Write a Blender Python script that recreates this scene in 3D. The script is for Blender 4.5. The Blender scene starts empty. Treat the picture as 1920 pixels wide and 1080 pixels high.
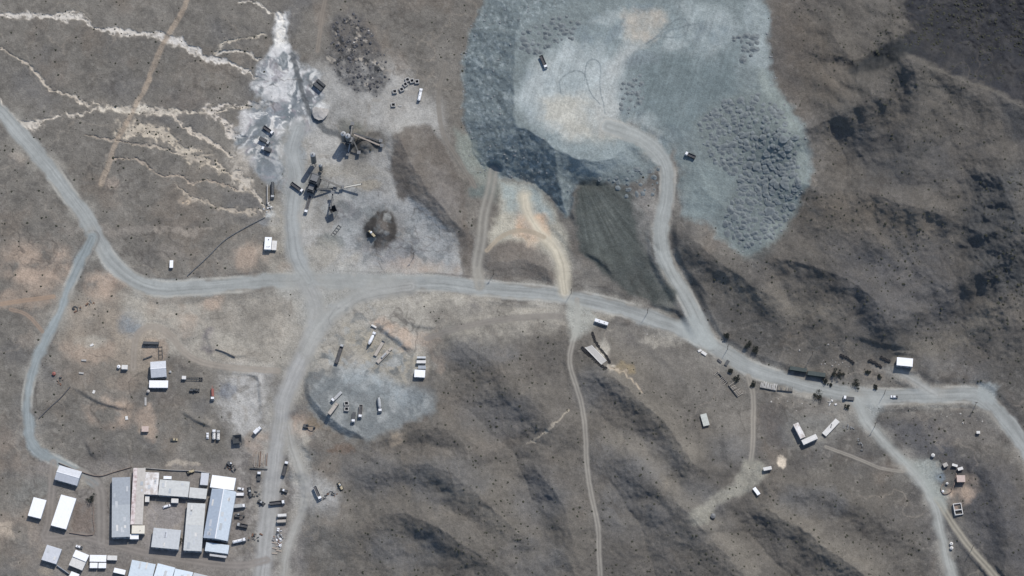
import bpy, math, random
import numpy as np
from mathutils import Vector, Matrix

random.seed(7)
RNG = np.random.default_rng(11)
scene = bpy.context.scene
COL = scene.collection

# ------------------------------------------------------------------ camera
MPP = 0.38                      # metres per photograph pixel at the centre
DIST = 2500.0
TILT = math.radians(20.0)       # off-nadir view looking north
FPX = DIST / MPP
CAM = np.array([0.0, -DIST * math.sin(TILT), DIST * math.cos(TILT)])
FWD = np.array([0.0, math.sin(TILT), -math.cos(TILT)])
UPV = np.array([0.0, math.cos(TILT), math.sin(TILT)])
cam = bpy.data.cameras.new("camera")
cam.sensor_width = 36.0
cam.lens = 36.0 * FPX / 1920.0
cam.clip_start = 10.0
cam.clip_end = 60000.0
camo = bpy.data.objects.new("camera", cam)
camo.location = CAM
camo.rotation_euler = (TILT, 0, 0)
COL.objects.link(camo)
scene.camera = camo

# ------------------------------------------------------------------ sky and sun
SUN_AZ = math.radians(30.0)     # east of north
SUN_EL = math.radians(50.0)
world = bpy.data.worlds.new("World")
scene.world = world
world.use_nodes = True
wn = world.node_tree.nodes
wl = world.node_tree.links
wn.clear()
sky = wn.new("ShaderNodeTexSky")
sky.sky_type = 'NISHITA'
sky.sun_disc = False
sky.sun_elevation = SUN_EL
sky.sun_rotation = SUN_AZ
sky.altitude = 1200
sky.dust_density = 2.5
bg = wn.new("ShaderNodeBackground")
bg.inputs["Strength"].default_value = 0.14
wo = wn.new("ShaderNodeOutputWorld")
wl.new(sky.outputs[0], bg.inputs[0])
wl.new(bg.outputs[0], wo.inputs[0])
sun = bpy.data.lights.new("sun", 'SUN')
sun.energy = 3.6
sun.angle = math.radians(0.53)
sun.color = (1.0, 0.95, 0.88)
suno = bpy.data.objects.new("sun", sun)
S_DIR = Vector((math.sin(SUN_AZ) * math.cos(SUN_EL), math.cos(SUN_AZ) * math.cos(SUN_EL), math.sin(SUN_EL)))
suno.rotation_euler = S_DIR.to_track_quat('Z', 'Y').to_euler()
suno.location = (0, 0, 300)
COL.objects.link(suno)
scene.view_settings.view_transform = 'Standard'
scene.view_settings.look = 'None'
scene.view_settings.gamma = 1.0
scene.view_settings.use_curve_mapping = False
scene.view_settings.exposure = -0.12
scene.render.engine = 'CYCLES'
scene.cycles.max_bounces = 4

# ------------------------------------------------------------------ pixel <-> world
def unproject(px, py, z):
    px = np.asarray(px, float); py = np.asarray(py, float)
    dx = px - 960.0; dy = 540.0 - py
    dirx = dx
    diry = FWD[1] * FPX + UPV[1] * dy
    dirz = FWD[2] * FPX + UPV[2] * dy
    t = (z - CAM[2]) / dirz
    return CAM[0] + t * dirx, CAM[1] + t * diry

def project(x, y, z):
    rx, ry, rz = x - CAM[0], y - CAM[1], z - CAM[2]
    dep = ry * FWD[1] + rz * FWD[2]
    u = ry * UPV[1] + rz * UPV[2]
    return 960.0 + rx / dep * FPX, 540.0 - u / dep * FPX

# ------------------------------------------------------------------ the terrain grid
STEP = 1.6
fx = np.arange(-64, 1984.1, STEP)
fy = np.arange(-64, 1144.1, STEP)
def grow(n=26, first=3.0, ratio=1.30):
    g, s, out = 0.0, first, []
    for i in range(n):
        g += s; s *= ratio
        out.append(g)
    return np.array(out)
gr = grow()
XS = np.concatenate([fx[0] - gr[::-1], fx, fx[-1] + gr])
YS = np.concatenate([fy[0] - gr[::-1], fy, fy[-1] + gr])
NX, NY = len(XS), len(YS)
GX, GY = np.meshgrid(XS, YS)

LAT = RNG.random((256, 256))
def noise(x, y):
    xi = np.floor(x).astype(np.int64); yi = np.floor(y).astype(np.int64)
    tx = x - xi; ty = y - yi
    tx = tx * tx * (3 - 2 * tx); ty = ty * ty * (3 - 2 * ty)
    a = xi & 255; b = yi & 255; a1 = (a + 1) & 255; b1 = (b + 1) & 255
    v0 = LAT[b, a] * (1 - tx) + LAT[b, a1] * tx
    v1 = LAT[b1, a] * (1 - tx) + LAT[b1, a1] * tx
    return (v0 * (1 - ty) + v1 * ty) * 2 - 1
def fbm(x, y, lam, octs=4, seed=0, gain=0.5):
    out = 0; amp = 1; tot = 0; ang = 0.6 + seed
    for o in range(octs):
        c, s = math.cos(ang), math.sin(ang)
        out = out + amp * noise((x * c + y * s) / lam + 37.3 * seed + 11 * o, (-x * s + y * c) / lam + 17.7 * seed + 5 * o)
        tot += amp; amp *= gain; lam *= 0.5; ang += 0.9
    return out / tot
def sstep(a, b, x):
    t = np.clip((x - a) / (b - a), 0, 1)
    return t * t * (3 - 2 * t)

# warped coordinates make hand-drawn outlines uneven
WX = GX + 5.0 * fbm(GX, GY, 40, 3, 1) + 2.2 * fbm(GX, GY, 8, 2, 2)
WY = GY + 5.0 * fbm(GX, GY, 40, 3, 3) + 2.2 * fbm(GX, GY, 8, 2, 4)

def window(pts, margin):
    p = np.array(pts, float)
    i0 = np.searchsorted(XS, p[:, 0].min() - margin); i1 = np.searchsorted(XS, p[:, 0].max() + margin) + 1
    j0 = np.searchsorted(YS, p[:, 1].min() - margin); j1 = np.searchsorted(YS, p[:, 1].max() + margin) + 1
    return (slice(max(j0, 0), min(j1, NY)), slice(max(i0, 0), min(i1, NX)))

def line_dist(pts, margin, warp=0.0):
    """window, distance, signed lateral offset (positive = right of travel), arc length."""
    sl = window(pts, margin)
    x = GX[sl] + warp * (WX[sl] - GX[sl]); y = GY[sl] + warp * (WY[sl] - GY[sl])
    best = np.full(x.shape, 1e9); sg = np.zeros(x.shape); tt = np.zeros(x.shape)
    acc = 0.0
    for (x0, y0), (x1, y1) in zip(pts[:-1], pts[1:]):
        dx, dy = x1 - x0, y1 - y0
        L = math.hypot(dx, dy)
        t = np.clip(((x - x0) * dx + (y - y0) * dy) / (L * L), 0, 1)
        d = np.hypot(x - x0 - t * dx, y - y0 - t * dy)
        c = ((y - y0) * dx - (x - x0) * dy) / L
        m = d < best
        best[m] = d[m]; sg[m] = np.sign(c[m]) * d[m]; tt[m] = acc + t[m] * L
        acc += L
    return sl, best, sg, tt

def poly_dist(pts, margin, warp=1.0):
    """window, signed distance to a closed outline (positive inside)."""
    sl = window(pts, margin)
    x = GX[sl] + warp * (WX[sl] - GX[sl]); y = GY[sl] + warp * (WY[sl] - GY[sl])
    best = np.full(x.shape, 1e9); ins = np.zeros(x.shape, bool)
    n = len(pts)
    for i in range(n):
        x0, y0 = pts[i]; x1, y1 = pts[(i + 1) % n]
        dx, dy = x1 - x0, y1 - y0
        t = np.clip(((x - x0) * dx + (y - y0) * dy) / (dx * dx + dy * dy + 1e-9), 0, 1)
        best = np.minimum(best, np.hypot(x - x0 - t * dx, y - y0 - t * dy))
        if y0 != y1:
            cr = ((y0 > y) != (y1 > y)) & (x < (x1 - x0) * (y - y0) / (y1 - y0) + x0)
            ins ^= cr
    return sl, np.where(ins, best, -best)

def smooth_line(pts, n=3):
    """Catmull-Rom resampling of a hand-drawn line."""
    p = [np.array(q, float) for q in pts]
    p = [2 * p[0] - p[1]] + p + [2 * p[-1] - p[-2]]
    out = []
    for i in range(1, len(p) - 2):
        for k in range(n):
            t = k / n
            a, b, c, d = p[i - 1], p[i], p[i + 1], p[i + 2]
            out.append(tuple(0.5 * (2 * b + (c - a) * t + (2 * a - 5 * b + 4 * c - d) * t * t + (3 * b - a - 3 * c + d) * t ** 3)))
    out.append(tuple(p[-2]))
    return out

# ------------------------------------------------------------------ heights in metres
CTRL = """0,0,12 300,0,12 0,250,8 300,200,7 150,400,5 400,420,3 500,300,2 550,450,1 600,330,1 700,470,1 800,500,2
560,530,0 300,540,1 100,560,1 50,700,-1 250,700,-2 400,700,-2 550,650,-1 100,900,-4 330,960,-4 480,1000,-4 50,1060,-5
650,710,1 650,100,8 780,160,6 790,330,9 850,50,12 850,250,8 900,450,4 700,640,3 780,640,5 650,850,-3
850,600,7 900,750,12 700,930,5 900,950,16 1050,620,6 1080,800,15 1100,1000,19 1250,750,13 1250,950,25 1350,960,23 1420,900,20
1060,550,3 1200,590,5 1320,630,8 1450,700,8 1600,740,8 1850,740,8 1900,850,6 1700,880,4 1760,980,2 1780,1060,1 1560,820,9
1550,960,20 1650,1020,14 1880,980,14 1880,1060,16 1800,870,6 1350,520,20 1450,580,20 1450,470,28 1550,560,28 1650,560,27
1650,400,42 1550,350,40 1500,200,36 1480,50,34 1600,60,38 1700,110,54 1620,200,48 1850,200,46 1900,400,46 1800,500,34
1880,600,24 1750,620,17 1850,50,34 900,150,6 1000,250,8 1000,400,4 1150,500,6 1150,420,14 1230,450,17 1250,350,25 1180,315,28.5 1130,320,28 960,335,4 1040,402,4 1120,350,22 1190,345,25 1100,400,12 1250,295,27 1310,360,27 1290,405,24 1340,420,25 1400,400,28 1480,330,32 1250,400,21
1300,250,28 1400,100,29 1100,100,18 1100,-50,20 1700,690,10 1920,700,16"""
num = np.zeros(GX.shape); den = np.full(GX.shape, 1e-12)
cx_ = np.clip(GX, -150, 2070); cy_ = np.clip(GY, -150, 1230)
for c in CTRL.split():
    a, b, z = map(float, c.split(","))
    w = np.exp(-((cx_ - a) ** 2 + (cy_ - b) ** 2) / (2 * 62.0 ** 2)) + 2e-5 / (1 + ((cx_ - a) ** 2 + (cy_ - b) ** 2) / 4e4)
    num += w * z; den += w
H = num / den

# how hilly the natural ground is (0 on the plain and yards, 1 on the hills)
hilly = np.zeros(GX.shape)
for poly in ([(860, 620), (1060, 590), (1180, 640), (1300, 760), (1400, 830), (1560, 880), (1740, 980), (1760, 1300), (640, 1300), (640, 860), (780, 780)],
             [(1430, -200), (2200, -200), (2200, 720), (1860, 700), (1700, 640), (1480, 660), (1340, 560), (1270, 440), (1400, 500), (1520, 400), (1530, 250)],
             [(1780, 900), (1850, 860), (2200, 900), (2200, 1300), (1860, 1100)],
             [(740, 250), (800, 230), (860, 330), (880, 430), (800, 400), (740, 330)]):
    sl, d = poly_dist(poly, 80)
    hilly[sl] = np.maximum(hilly[sl], sstep(-25, 45, d))
RIDGES = [
    ([(1700, 100), (1640, 175), (1560, 225), (1470, 255)], 9, 38), ([(1690, 105), (1800, 150), (1930, 205), (2050, 240)], 6, 30),
    ([(1705, 110), (1725, 200), (1700, 300)], 7, 34), ([(1505, 345), (1620, 362), (1740, 395), (1840, 440)], 5.5, 30),
    ([(1870, 320), (1905, 420), (1890, 520), (1850, 600)], 6, 36), ([(1450, 480), (1560, 510), (1640, 560), (1660, 610)], 6, 30),
    ([(1560, 250), (1590, 300), (1580, 350)], -6, 26), ([(1760, 470), (1800, 540), (1780, 610)], -6, 42), ([(1590, 125), (1650, 100), (1700, 70)], -5, 18),
    ([(1300, 450), (1360, 500), (1450, 560)], 5, 24), ([(1680, 600), (1780, 560), (1850, 500)], 5, 24), ([(1780, 260), (1820, 350), (1800, 440)], -4, 40),
    ([(1130, 690), (1190, 740), (1260, 810), (1300, 870)], 7, 22), ([(870, 640), (960, 720), (1040, 800)], 5, 30),
    ([(700, 890), (800, 870), (890, 920), (970, 1000)], 5, 22), ([(660, 1000), (760, 960), (880, 1030), (960, 1080)], 5, 24),
    ([(1000, 870), (1060, 960), (1080, 1090)], 5, 26), ([(1180, 850), (1280, 950), (1400, 1085)], 6, 26), ([(1140, 900), (1200, 990), (1230, 1090)], -5, 22),
    ([(1440, 955), (1520, 1005), (1630, 1090)], 7, 20), ([(1450, 905), (1560, 925), (1690, 985)], 4, 22), ([(1400, 1000), (1460, 1060), (1520, 1110)], -5, 20),
    ([(1850, 880), (1890, 990), (1880, 1090)], 5, 24), ([(880, 770), (960, 850), (1000, 940)], -6, 26), ([(1110, 760), (1170, 820), (1250, 900)], -5, 22),
    ([(700, 830), (820, 800), (900, 840)], 4, 24), ([(1640, 180), (1600, 120), (1560, 60)], 4, 26),
    ([(752, 262), (780, 320), (825, 385), (868, 430)], 5, 20), ([(935, 492), (985, 488), (1025, 505)], 3.5, 16)]
for pts, amp, sg in RIDGES:
    sl, d, s, t = line_dist(smooth_line(pts), sg * 3, 1.0)
    end = 1.0
    H[sl] += 1.2 * amp * (0.62 * np.exp(-(d / sg) ** 2 / 2) + 0.38 * np.exp(-d / (sg * 0.8)))
H += hilly * (3.4 * fbm(GX, GY, 150, 3, 5) + 0.8 * (1 - np.abs(fbm(WX, WY, 46, 3, 6)) * 2)) + 0.8 * fbm(GX, GY, 160, 3, 8)

# running water: stream-power erosion on a coarse copy of the relief cuts branching gullies
EC = 7.0
EX = np.arange(-64, 1985 + EC, EC); EY = np.arange(-64, 1145 + EC, EC)
def coarse(arr):
    i = np.clip(np.searchsorted(XS, EX), 0, NX - 1); j = np.clip(np.searchsorted(YS, EY), 0, NY - 1)
    return arr[np.ix_(j, i)].copy()
def fine(arr):
    u = np.clip((XS - EX[0]) / EC, 0, len(EX) - 1.001); v = np.clip((YS - EY[0]) / EC, 0, len(EY) - 1.001)
    i = u.astype(int); j = v.astype(int); fu = (u - i)[None, :]; fv = (v - j)[:, None]
    a = arr[np.ix_(j, i)]; b = arr[np.ix_(j, i + 1)]; c = arr[np.ix_(j + 1, i)]; d = arr[np.ix_(j + 1, i + 1)]
    o = (a * (1 - fu) + b * fu) * (1 - fv) + (c * (1 - fu) + d * fu) * fv
    for _ in range(2):                    # round off the facets of the coarse cells
        p = np.pad(o, 2, mode='edge'); o = (p[:-4, 2:-2] + p[1:-3, 2:-2] + p[2:-2, 2:-2] + p[3:-1, 2:-2] + p[4:, 2:-2]) / 5
        p = np.pad(o, 2, mode='edge'); o = (p[2:-2, :-4] + p[2:-2, 1:-3] + p[2:-2, 2:-2] + p[2:-2, 3:-1] + p[2:-2, 4:]) / 5
    return o
eh = coarse(H) + 0.6 * RNG.random((len(EY), len(EX))); e0 = coarse(H)
ny_, nx_ = eh.shape; cell = EC * MPP
NB = [(-1, -1), (-1, 0), (-1, 1), (0, -1), (0, 1), (1, -1), (1, 0), (1, 1)]
idx = np.arange(ny_ * nx_).reshape(ny_, nx_)
for it in range(80):
    pad = np.pad(eh, 1, mode='edge')
    if it % 2 == 0:                       # lift pits so that the streams keep running
        mn = np.min([pad[1 + a:1 + a + ny_, 1 + b:1 + b + nx_] for a, b in NB], axis=0)
        eh = np.maximum(eh, mn + 0.004); pad = np.pad(eh, 1, mode='edge')
    drops = np.stack([(eh - pad[1 + a:1 + a + ny_, 1 + b:1 + b + nx_]) / (cell * math.hypot(a, b)) for a, b in NB])
    k = drops.argmax(0); sl_ = np.clip(np.take_along_axis(drops, k[None], 0)[0], 0, None)
    da = np.array([n[0] for n in NB])[k]; db = np.array([n[1] for n in NB])[k]
    rj = np.clip(np.arange(ny_)[:, None] + da, 0, ny_ - 1); ri = np.clip(np.arange(nx_)[None, :] + db, 0, nx_ - 1)
    rec = np.where(sl_ > 0, idx[rj, ri], -1).ravel().tolist()
    acc = [1.0] * (ny_ * nx_)
    for q in np.argsort(-eh.ravel()).tolist():
        r = rec[q]
        if r >= 0: acc[r] += acc[q]
    A = np.array(acc).reshape(ny_, nx_)
    eh -= np.minimum(0.13 * np.sqrt(np.clip(A - 4, 0, 1200)) * sl_, 0.4 * sl_ * cell)
    pad = np.pad(eh, 1, mode='edge')
    eh += 0.035 * (pad[:-2, 1:-1] + pad[2:, 1:-1] + pad[1:-1, :-2] + pad[1:-1, 2:] - 4 * eh)
carve = eh - e0 - 0.3
print('erosion', carve.min(), carve.max(), float(np.median(A)))
FLOW = fine(np.log10(A))
H += np.clip(fine(carve), -12, 3) * (0.25 + hilly * (0.34 - 0.1 * sstep(1350, 1500, GX)))
# shallow rills
g1 = np.abs(fbm(WX, WY, 85, 4, 115)); g2 = np.abs(fbm(WX, WY, 36, 3, 116))
H += (hilly * 0.5 + 0.3) * np.clip(g1 * 2.2, 0, 0.75) + (hilly * 0.35 + 0.1) * np.clip(g2 * 2.2, 0, 0.7)
# the tipped waste-rock dump and the truck-park platform: flat tops with slopes at the angle of repose
TOE = [(1060, -88), (970, -54), (915, -12), (886, 42), (870, 120), (868, 230), (886, 285), (905, 316), (930, 330), (965, 334), (1000, 345), (1035, 372), (1064, 404), (1078, 348), (1130, 350), (1190, 340),
       (1228, 315), (1262, 285), (1275, 330), (1276, 405), (1330, 412), (1350, 440), (1400, 478), (1450, 455), (1490, 405), (1520, 325), (1512, 250), (1475, 195), (1444, 130), (1440, 50), (1428, -20), (1400, -75), (1330, -118), (1180, -122)]
sl, d_dump = poly_dist(TOE, 60, 0.8)
top = np.full(d_dump.shape, 30.5)
gx, gy = GX[sl], GY[sl]
field = sstep(1280, 1340, gx + 0.3 * (gy - 150)) * sstep(120, 200, gy)
top = top - field * 2.5
base = H[sl]
dd_ = np.clip(d_dump, 0, None)
steep = 0.245 - 0.185 * sstep(1070, 1190, gx) * sstep(60, 220, gy) - 0.1 * sstep(1250, 1350, gx) * (1 - sstep(60, 220, gy))
lift = np.minimum(dd_ * (steep + 0.007 * fbm(gx, gy, 30, 3, 9)), np.maximum(top - base, np.minimum(2.2, dd_ * 0.08)))
H[sl] = base + lift
DUMP = np.full(GX.shape, -99.0); DUMP[sl] = d_dump
PLAT = [(585, 660), (566, 700), (572, 745), (600, 785), (640, 815), (690, 828), (735, 806), (775, 790), (815, 772), (822, 740), (800, 690), (740, 660), (650, 640)]
sl, d_plat = poly_dist(PLAT, 40, 0.5)
b = H[sl]
H[sl] = np.maximum(b, np.minimum(2.6, b + np.clip(d_plat, 0, None) * 0.26))
PLATD = np.full(GX.shape, -99.0); PLATD[sl] = d_plat

def scarp(pts, height, width=5.0, decay=30.0, warp=0.6):
    """a bank: the ground right of the line stands higher and settles back."""
    global H
    sl, d, s, t = line_dist(smooth_line(pts), decay * 3, warp)
    L = t.max()
    endf = sstep(0, 0.3 * L, t) * sstep(0, 0.3 * L, L - t)
    height *= 0.75; width *= 1.7
    H[sl] += height * sstep(-width, width, s) * np.exp(-np.clip(s, 0, None) / decay) * endf
# pits cut lines and banks (right of travel is the high side)
scarp([(790, 668), (760, 652), (725, 626), (690, 606)], 3.6, 4, 32)
scarp([(1082, 432), (1072, 400), (1073, 360), (1078, 325)], 3.0, 3, 30)
scarp([(1150, 525), (1135, 500), (1110, 482), (1086, 470)], 2.5, 3, 26)
scarp([(800, 400), (760, 360), (738, 320), (735, 270)], 1.6, 8, 40)
scarp([(1730, 655), (1690, 650), (1640, 643), (1590, 628)], 2.4, 4, 30)
scarp([(1400, 940), (1375, 930), (1340, 945), (1310, 985), (1330, 1000), (1370, 985)], -1.5, 3, 14)
scarp([(1280, 590), (1240, 580), (1210, 572)], 2, 3, 20)
scarp([(1330, 560), (1310, 535), (1290, 505)], 2, 3, 24)
scarp([(1180, 640), (1240, 675), (1275, 715), (1300, 760)], -1.6, 6, 34)
scarp([(538, 790), (541, 850), (552, 900), (545, 960), (530, 1010)], 3.0, 3, 9)
scarp([(400, 806), (372, 792), (335, 768)], 3.2, 3, 14)
scarp([(488, 800), (487, 740), (480, 708), (440, 696), (405, 704)], 2.2, 2.5, 7)
scarp([(262, 768), (220, 764), (175, 750), (125, 718)], 3.0, 3, 14)
scarp([(190, 870), (172, 850), (160, 820)], 2.4, 3, 12)
scarp([(330, 548), (290, 552), (255, 540), (215, 505), (190, 462)], 1.6, 2.5, 8)
scarp([(470, 665), (440, 668), (400, 655)], 1.4, 2.5, 8)
scarp([(400, 690), (392, 640), (376, 605)], 1.2, 2.5, 10)
scarp([(880, 590), (830, 615), (780, 610), (740, 590)], 1.8, 3, 12)
scarp([(700, 590), (720, 560), (790, 548), (860, 552)], -1.6, 3, 10)
scarp([(860, 560), (960, 572), (1050, 580)], -1.4, 3, 10)
scarp([(1240, 612), (1200, 605), (1150, 610)], 1.8, 3, 10)
scarp([(1400, 690), (1350, 660), (1300, 640)], -1.2, 3, 10)
scarp([(1590, 728), (1540, 716), (1480, 700), (1430, 680)], 2.6, 3, 12)
scarp([(1890, 810), (1850, 775), (1790, 765), (1700, 768)], -1.6, 3, 12)
scarp([(700, 620), (640, 690), (575, 690)], 0.6, 3, 8)
scarp([(880, 520), (880, 440), (862, 380)], -1.5, 4, 16)
# small heaps: x, y, radius px, height
for x, y, r, h in [(712, 430, 32, 7.0), (600, 207, 17, 2.2), (684, 268, 24, 6.0), (640, 405, 18, 2.0), (620, 455, 22, 1.4), (655, 240, 20, 1.0),
                   (590, 840, 22, 2.2), (575, 838, 16, 1.2), (360, 790, 16, 1.4), (700, 120, 26, 2.0), (650, 75, 34, 1.6), (670, 140, 30, 1.8), (1350, 975, 13, -1.5),
                   (730, 815, 20, 1.4), (560, 1050, 18, 1.5), (175, 845, 16, 1.0), (30, 300, 13, 1.2), (775, 465, 22, 1.2)]:
    sl, d, s, t = line_dist([(x - 1, y), (x + 1, y)], r * 2, 1.0)
    H[sl] += h * np.exp(-(d / r) ** 2 * 1.6)

# ------------------------------------------------------------------ ways
MAIN = [(-90, 118), (-40, 168), (0, 208), (30, 243), (75, 295), (120, 354), (158, 405), (182, 445), (203, 482), (232, 514), (268, 533), (310, 541), (380, 537), (450, 532), (520, 527), (590, 526),
        (660, 528), (740, 530), (830, 532), (900, 539), (980, 547), (1060, 555), (1140, 572), (1210, 593), (1270, 614), (1320, 638), (1365, 667), (1420, 696), (1480, 714), (1540, 730),
        (1600, 741), (1680, 743), (1760, 741), (1825, 741), (1862, 764), (1898, 805), (1930, 850), (1980, 915), (2030, 980)]
SIDE = [(172, 446), (150, 490), (128, 540), (110, 590), (85, 640), (62, 690), (53, 730), (51, 780), (58, 825), (78, 850), (110, 868), (150, 886), (178, 905)]
HAUL = [(1330, 640), (1308, 600), (1283, 552), (1258, 510), (1242, 470), (1240, 420), (1250, 370), (1252, 330), (1243, 298), (1213, 268), (1172, 247), (1140, 236)]
SOUTH = [(574, 532), (592, 570), (590, 612), (574, 655), (550, 705), (532, 752), (524, 800), (516, 850), (510, 900), (505, 960), (498, 1020), (490, 1100), (480, 1180)]
SPUR = [(770, 537), (690, 549), (635, 578), (597, 620), (575, 660)]
NORTH = [(580, 524), (556, 485), (548, 430), (550, 380), (556, 330), (548, 285), (560, 240)]
WAYS = [  # name, label, line, width px, colour, style
    ("gravel_road", "wide pale gravel road crossing the whole site past the plant and the hills", MAIN, 30, (152, 156, 157), 1),
    ("gravel_road", "narrow blue-grey road curving down to the white-roofed compound", SIDE, 19, (142, 150, 154), 1),
    ("haul_road", "pale haul road climbing from the gravel road onto the waste-rock dump", HAUL, 29, (156, 160, 160), 1),
    ("yard_road", "broad dusty road running from the junction down past the compound", SOUTH, 36, (158, 159, 160), 2),
    ("yard_road", "curved slip of dusty road joining the gravel road to the truck park", SPUR, 30, (158, 159, 158), 2),
    ("yard_road", "grey dusty road running from the junction up to the silos", NORTH, 34, (152, 156, 158), 2),
    ("dirt_track", "thin two-rut dirt track winding down over the shrubby hills", [(1082, 562), (1084, 600), (1074, 640), (1068, 680), (1080, 722), (1092, 765), (1098, 820), (1101, 880), (1110, 935), (1122, 990), (1123, 1040), (1126, 1100), (1130, 1200)], 11, (150, 147, 142), 3),
    ("dirt_track", "short dirt track leading from the road to the small white hut terrace", [(1403, 705), (1412, 740), (1412, 790), (1411, 835), (1408, 868)], 11, (150, 146, 140), 3),
    ("dirt_track", "wide pale track running down beside the brick-roofed huts", [(1602, 750), (1625, 790), (1660, 832), (1700, 872), (1733, 910), (1752, 950), (1764, 1000), (1775, 1050), (1790, 1110), (1800, 1200)], 22, (160, 163, 162), 2),
    ("dirt_track", "narrow cream track forking off below the brick-roofed huts", [(1757, 935), (1785, 980), (1815, 1022), (1850, 1062), (1885, 1105), (1930, 1170)], 14, (160, 156, 146), 3),
    ("dirt_track", "faint two-rut track along the slope below the angled white building", [(1548, 838), (1600, 857), (1650, 877), (1692, 884)], 7, (150, 146, 140), 3),
    ("dirt_track", "short pale ramp from the road up to the lone white shed", [(1690, 700), (1715, 713), (1752, 737)], 14, (155, 157, 157), 2),
    ("dirt_track", "double dirt track at the foot of the dark dump slope", [(900, 535), (894, 500), (902, 450), (908, 400), (920, 352), (925, 320)], 22, (150, 148, 143), 3),
    ("dirt_track", "cream dirt fan running down from the dump to the road", [(1060, 548), (1053, 505), (1042, 470), (1015, 440), (990, 400), (985, 370)], 24, (188, 182, 168), 2),
    ("dirt_track", "thin cream track linking the double track to the cream fan", [(912, 470), (945, 440), (985, 432), (1020, 445)], 9, (166, 155, 140), 3),
    ("dirt_track", "faint track leading away from the row of site cabins", [(800, 635), (860, 615), (960, 597), (1050, 592)], 11, (135, 131, 127), 3),
    ("dirt_track", "grey loop of track beside the house with a two-tone roof", [(250, 690), (252, 650), (262, 622), (290, 612), (320, 630), (345, 660), (380, 680), (440, 690), (520, 695)], 13, (152, 145, 138), 3),
    ("dirt_track", "pale track running from the yard past the parked tipper toward the bottom", [(540, 800), (548, 840), (570, 900), (568, 950), (548, 1000), (535, 1050), (530, 1110)], 17, (158, 158, 156), 2),
    ("dirt_track", "orange-brown soil track joining the narrow road on its west side", [(-60, 575), (0, 570), (50, 563), (100, 556)], 9, (158, 138, 122), 3),
    ("dirt_track", "tan path climbing the bank near the narrow road", [(20, 580), (50, 590), (80, 622)], 8, (150, 134, 122), 3),
    ("dirt_track", "dusty lane between the white sheds and the long grey hall", [(100, 868), (96, 920), (92, 980), (85, 1010), (150, 1005), (200, 1018), (300, 1042), (440, 1060), (500, 1050)], 16, (138, 133, 130), 3),
    ("dirt_track", "dusty lane between the garden plot and the long grey hall", [(150, 886), (185, 910), (190, 960), (190, 1015)], 20, (140, 136, 133), 3),
    ("dirt_track", "rough track running up beside the toe of the dump", [(835, 120), (822, 180), (830, 250), (860, 300), (890, 350)], 9, (128, 124, 119), 3),
    ("dirt_track", "dirt track running past the tan gully to the plain", [(620, -40), (605, 20), (600, 60), (595, 95)], 9, (135, 128, 121), 3),
]
ROADMASK = np.zeros(GX.shape); WAYID = np.zeros(GX.shape, np.int16)
way_info = []
for k, (nm, lab, pts, w, colr, style) in enumerate(WAYS):
    pts = smooth_line(pts, 3)
    sl, d, s, t = line_dist(pts, w * 0.5 + 40, 0.35 if style != 3 else 0.2)
    p = np.array(pts); seg = np.hypot(*np.diff(p, axis=0).T); arc = np.concatenate([[0], np.cumsum(seg)])
    jx = np.clip(np.searchsorted(XS, p[:, 0]), 0, NX - 1); jy = np.clip(np.searchsorted(YS, p[:, 1]), 0, NY - 1)
    zc = H[jy, jx]
    aa = np.arange(0, arc[-1], 4.0); zz = np.interp(aa, arc, zc)
    ker = np.ones(15) / 15; zz = np.convolve(np.pad(zz, 7, mode='edge'), ker, mode='valid')
    zr = np.interp(t, aa, zz)
    shoulder = 16 if style < 3 else 8
    wgt = 1 - sstep(w * 0.5 + 1, w * 0.5 + shoulder, d)
    if style == 3: wgt = wgt * 0.8
    H[sl] = H[sl] * (1 - wgt) + zr * wgt
    way_info.append((sl, d, s, t))
    ROADMASK[sl] = np.maximum(ROADMASK[sl], 1 - sstep(w * 0.5 - 2, w * 0.5 + 4, d))
    ins = d < w * 0.5
    sub = WAYID[sl]; sub[ins & (sub == 0)] = k + 1; WAYID[sl] = sub

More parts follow.
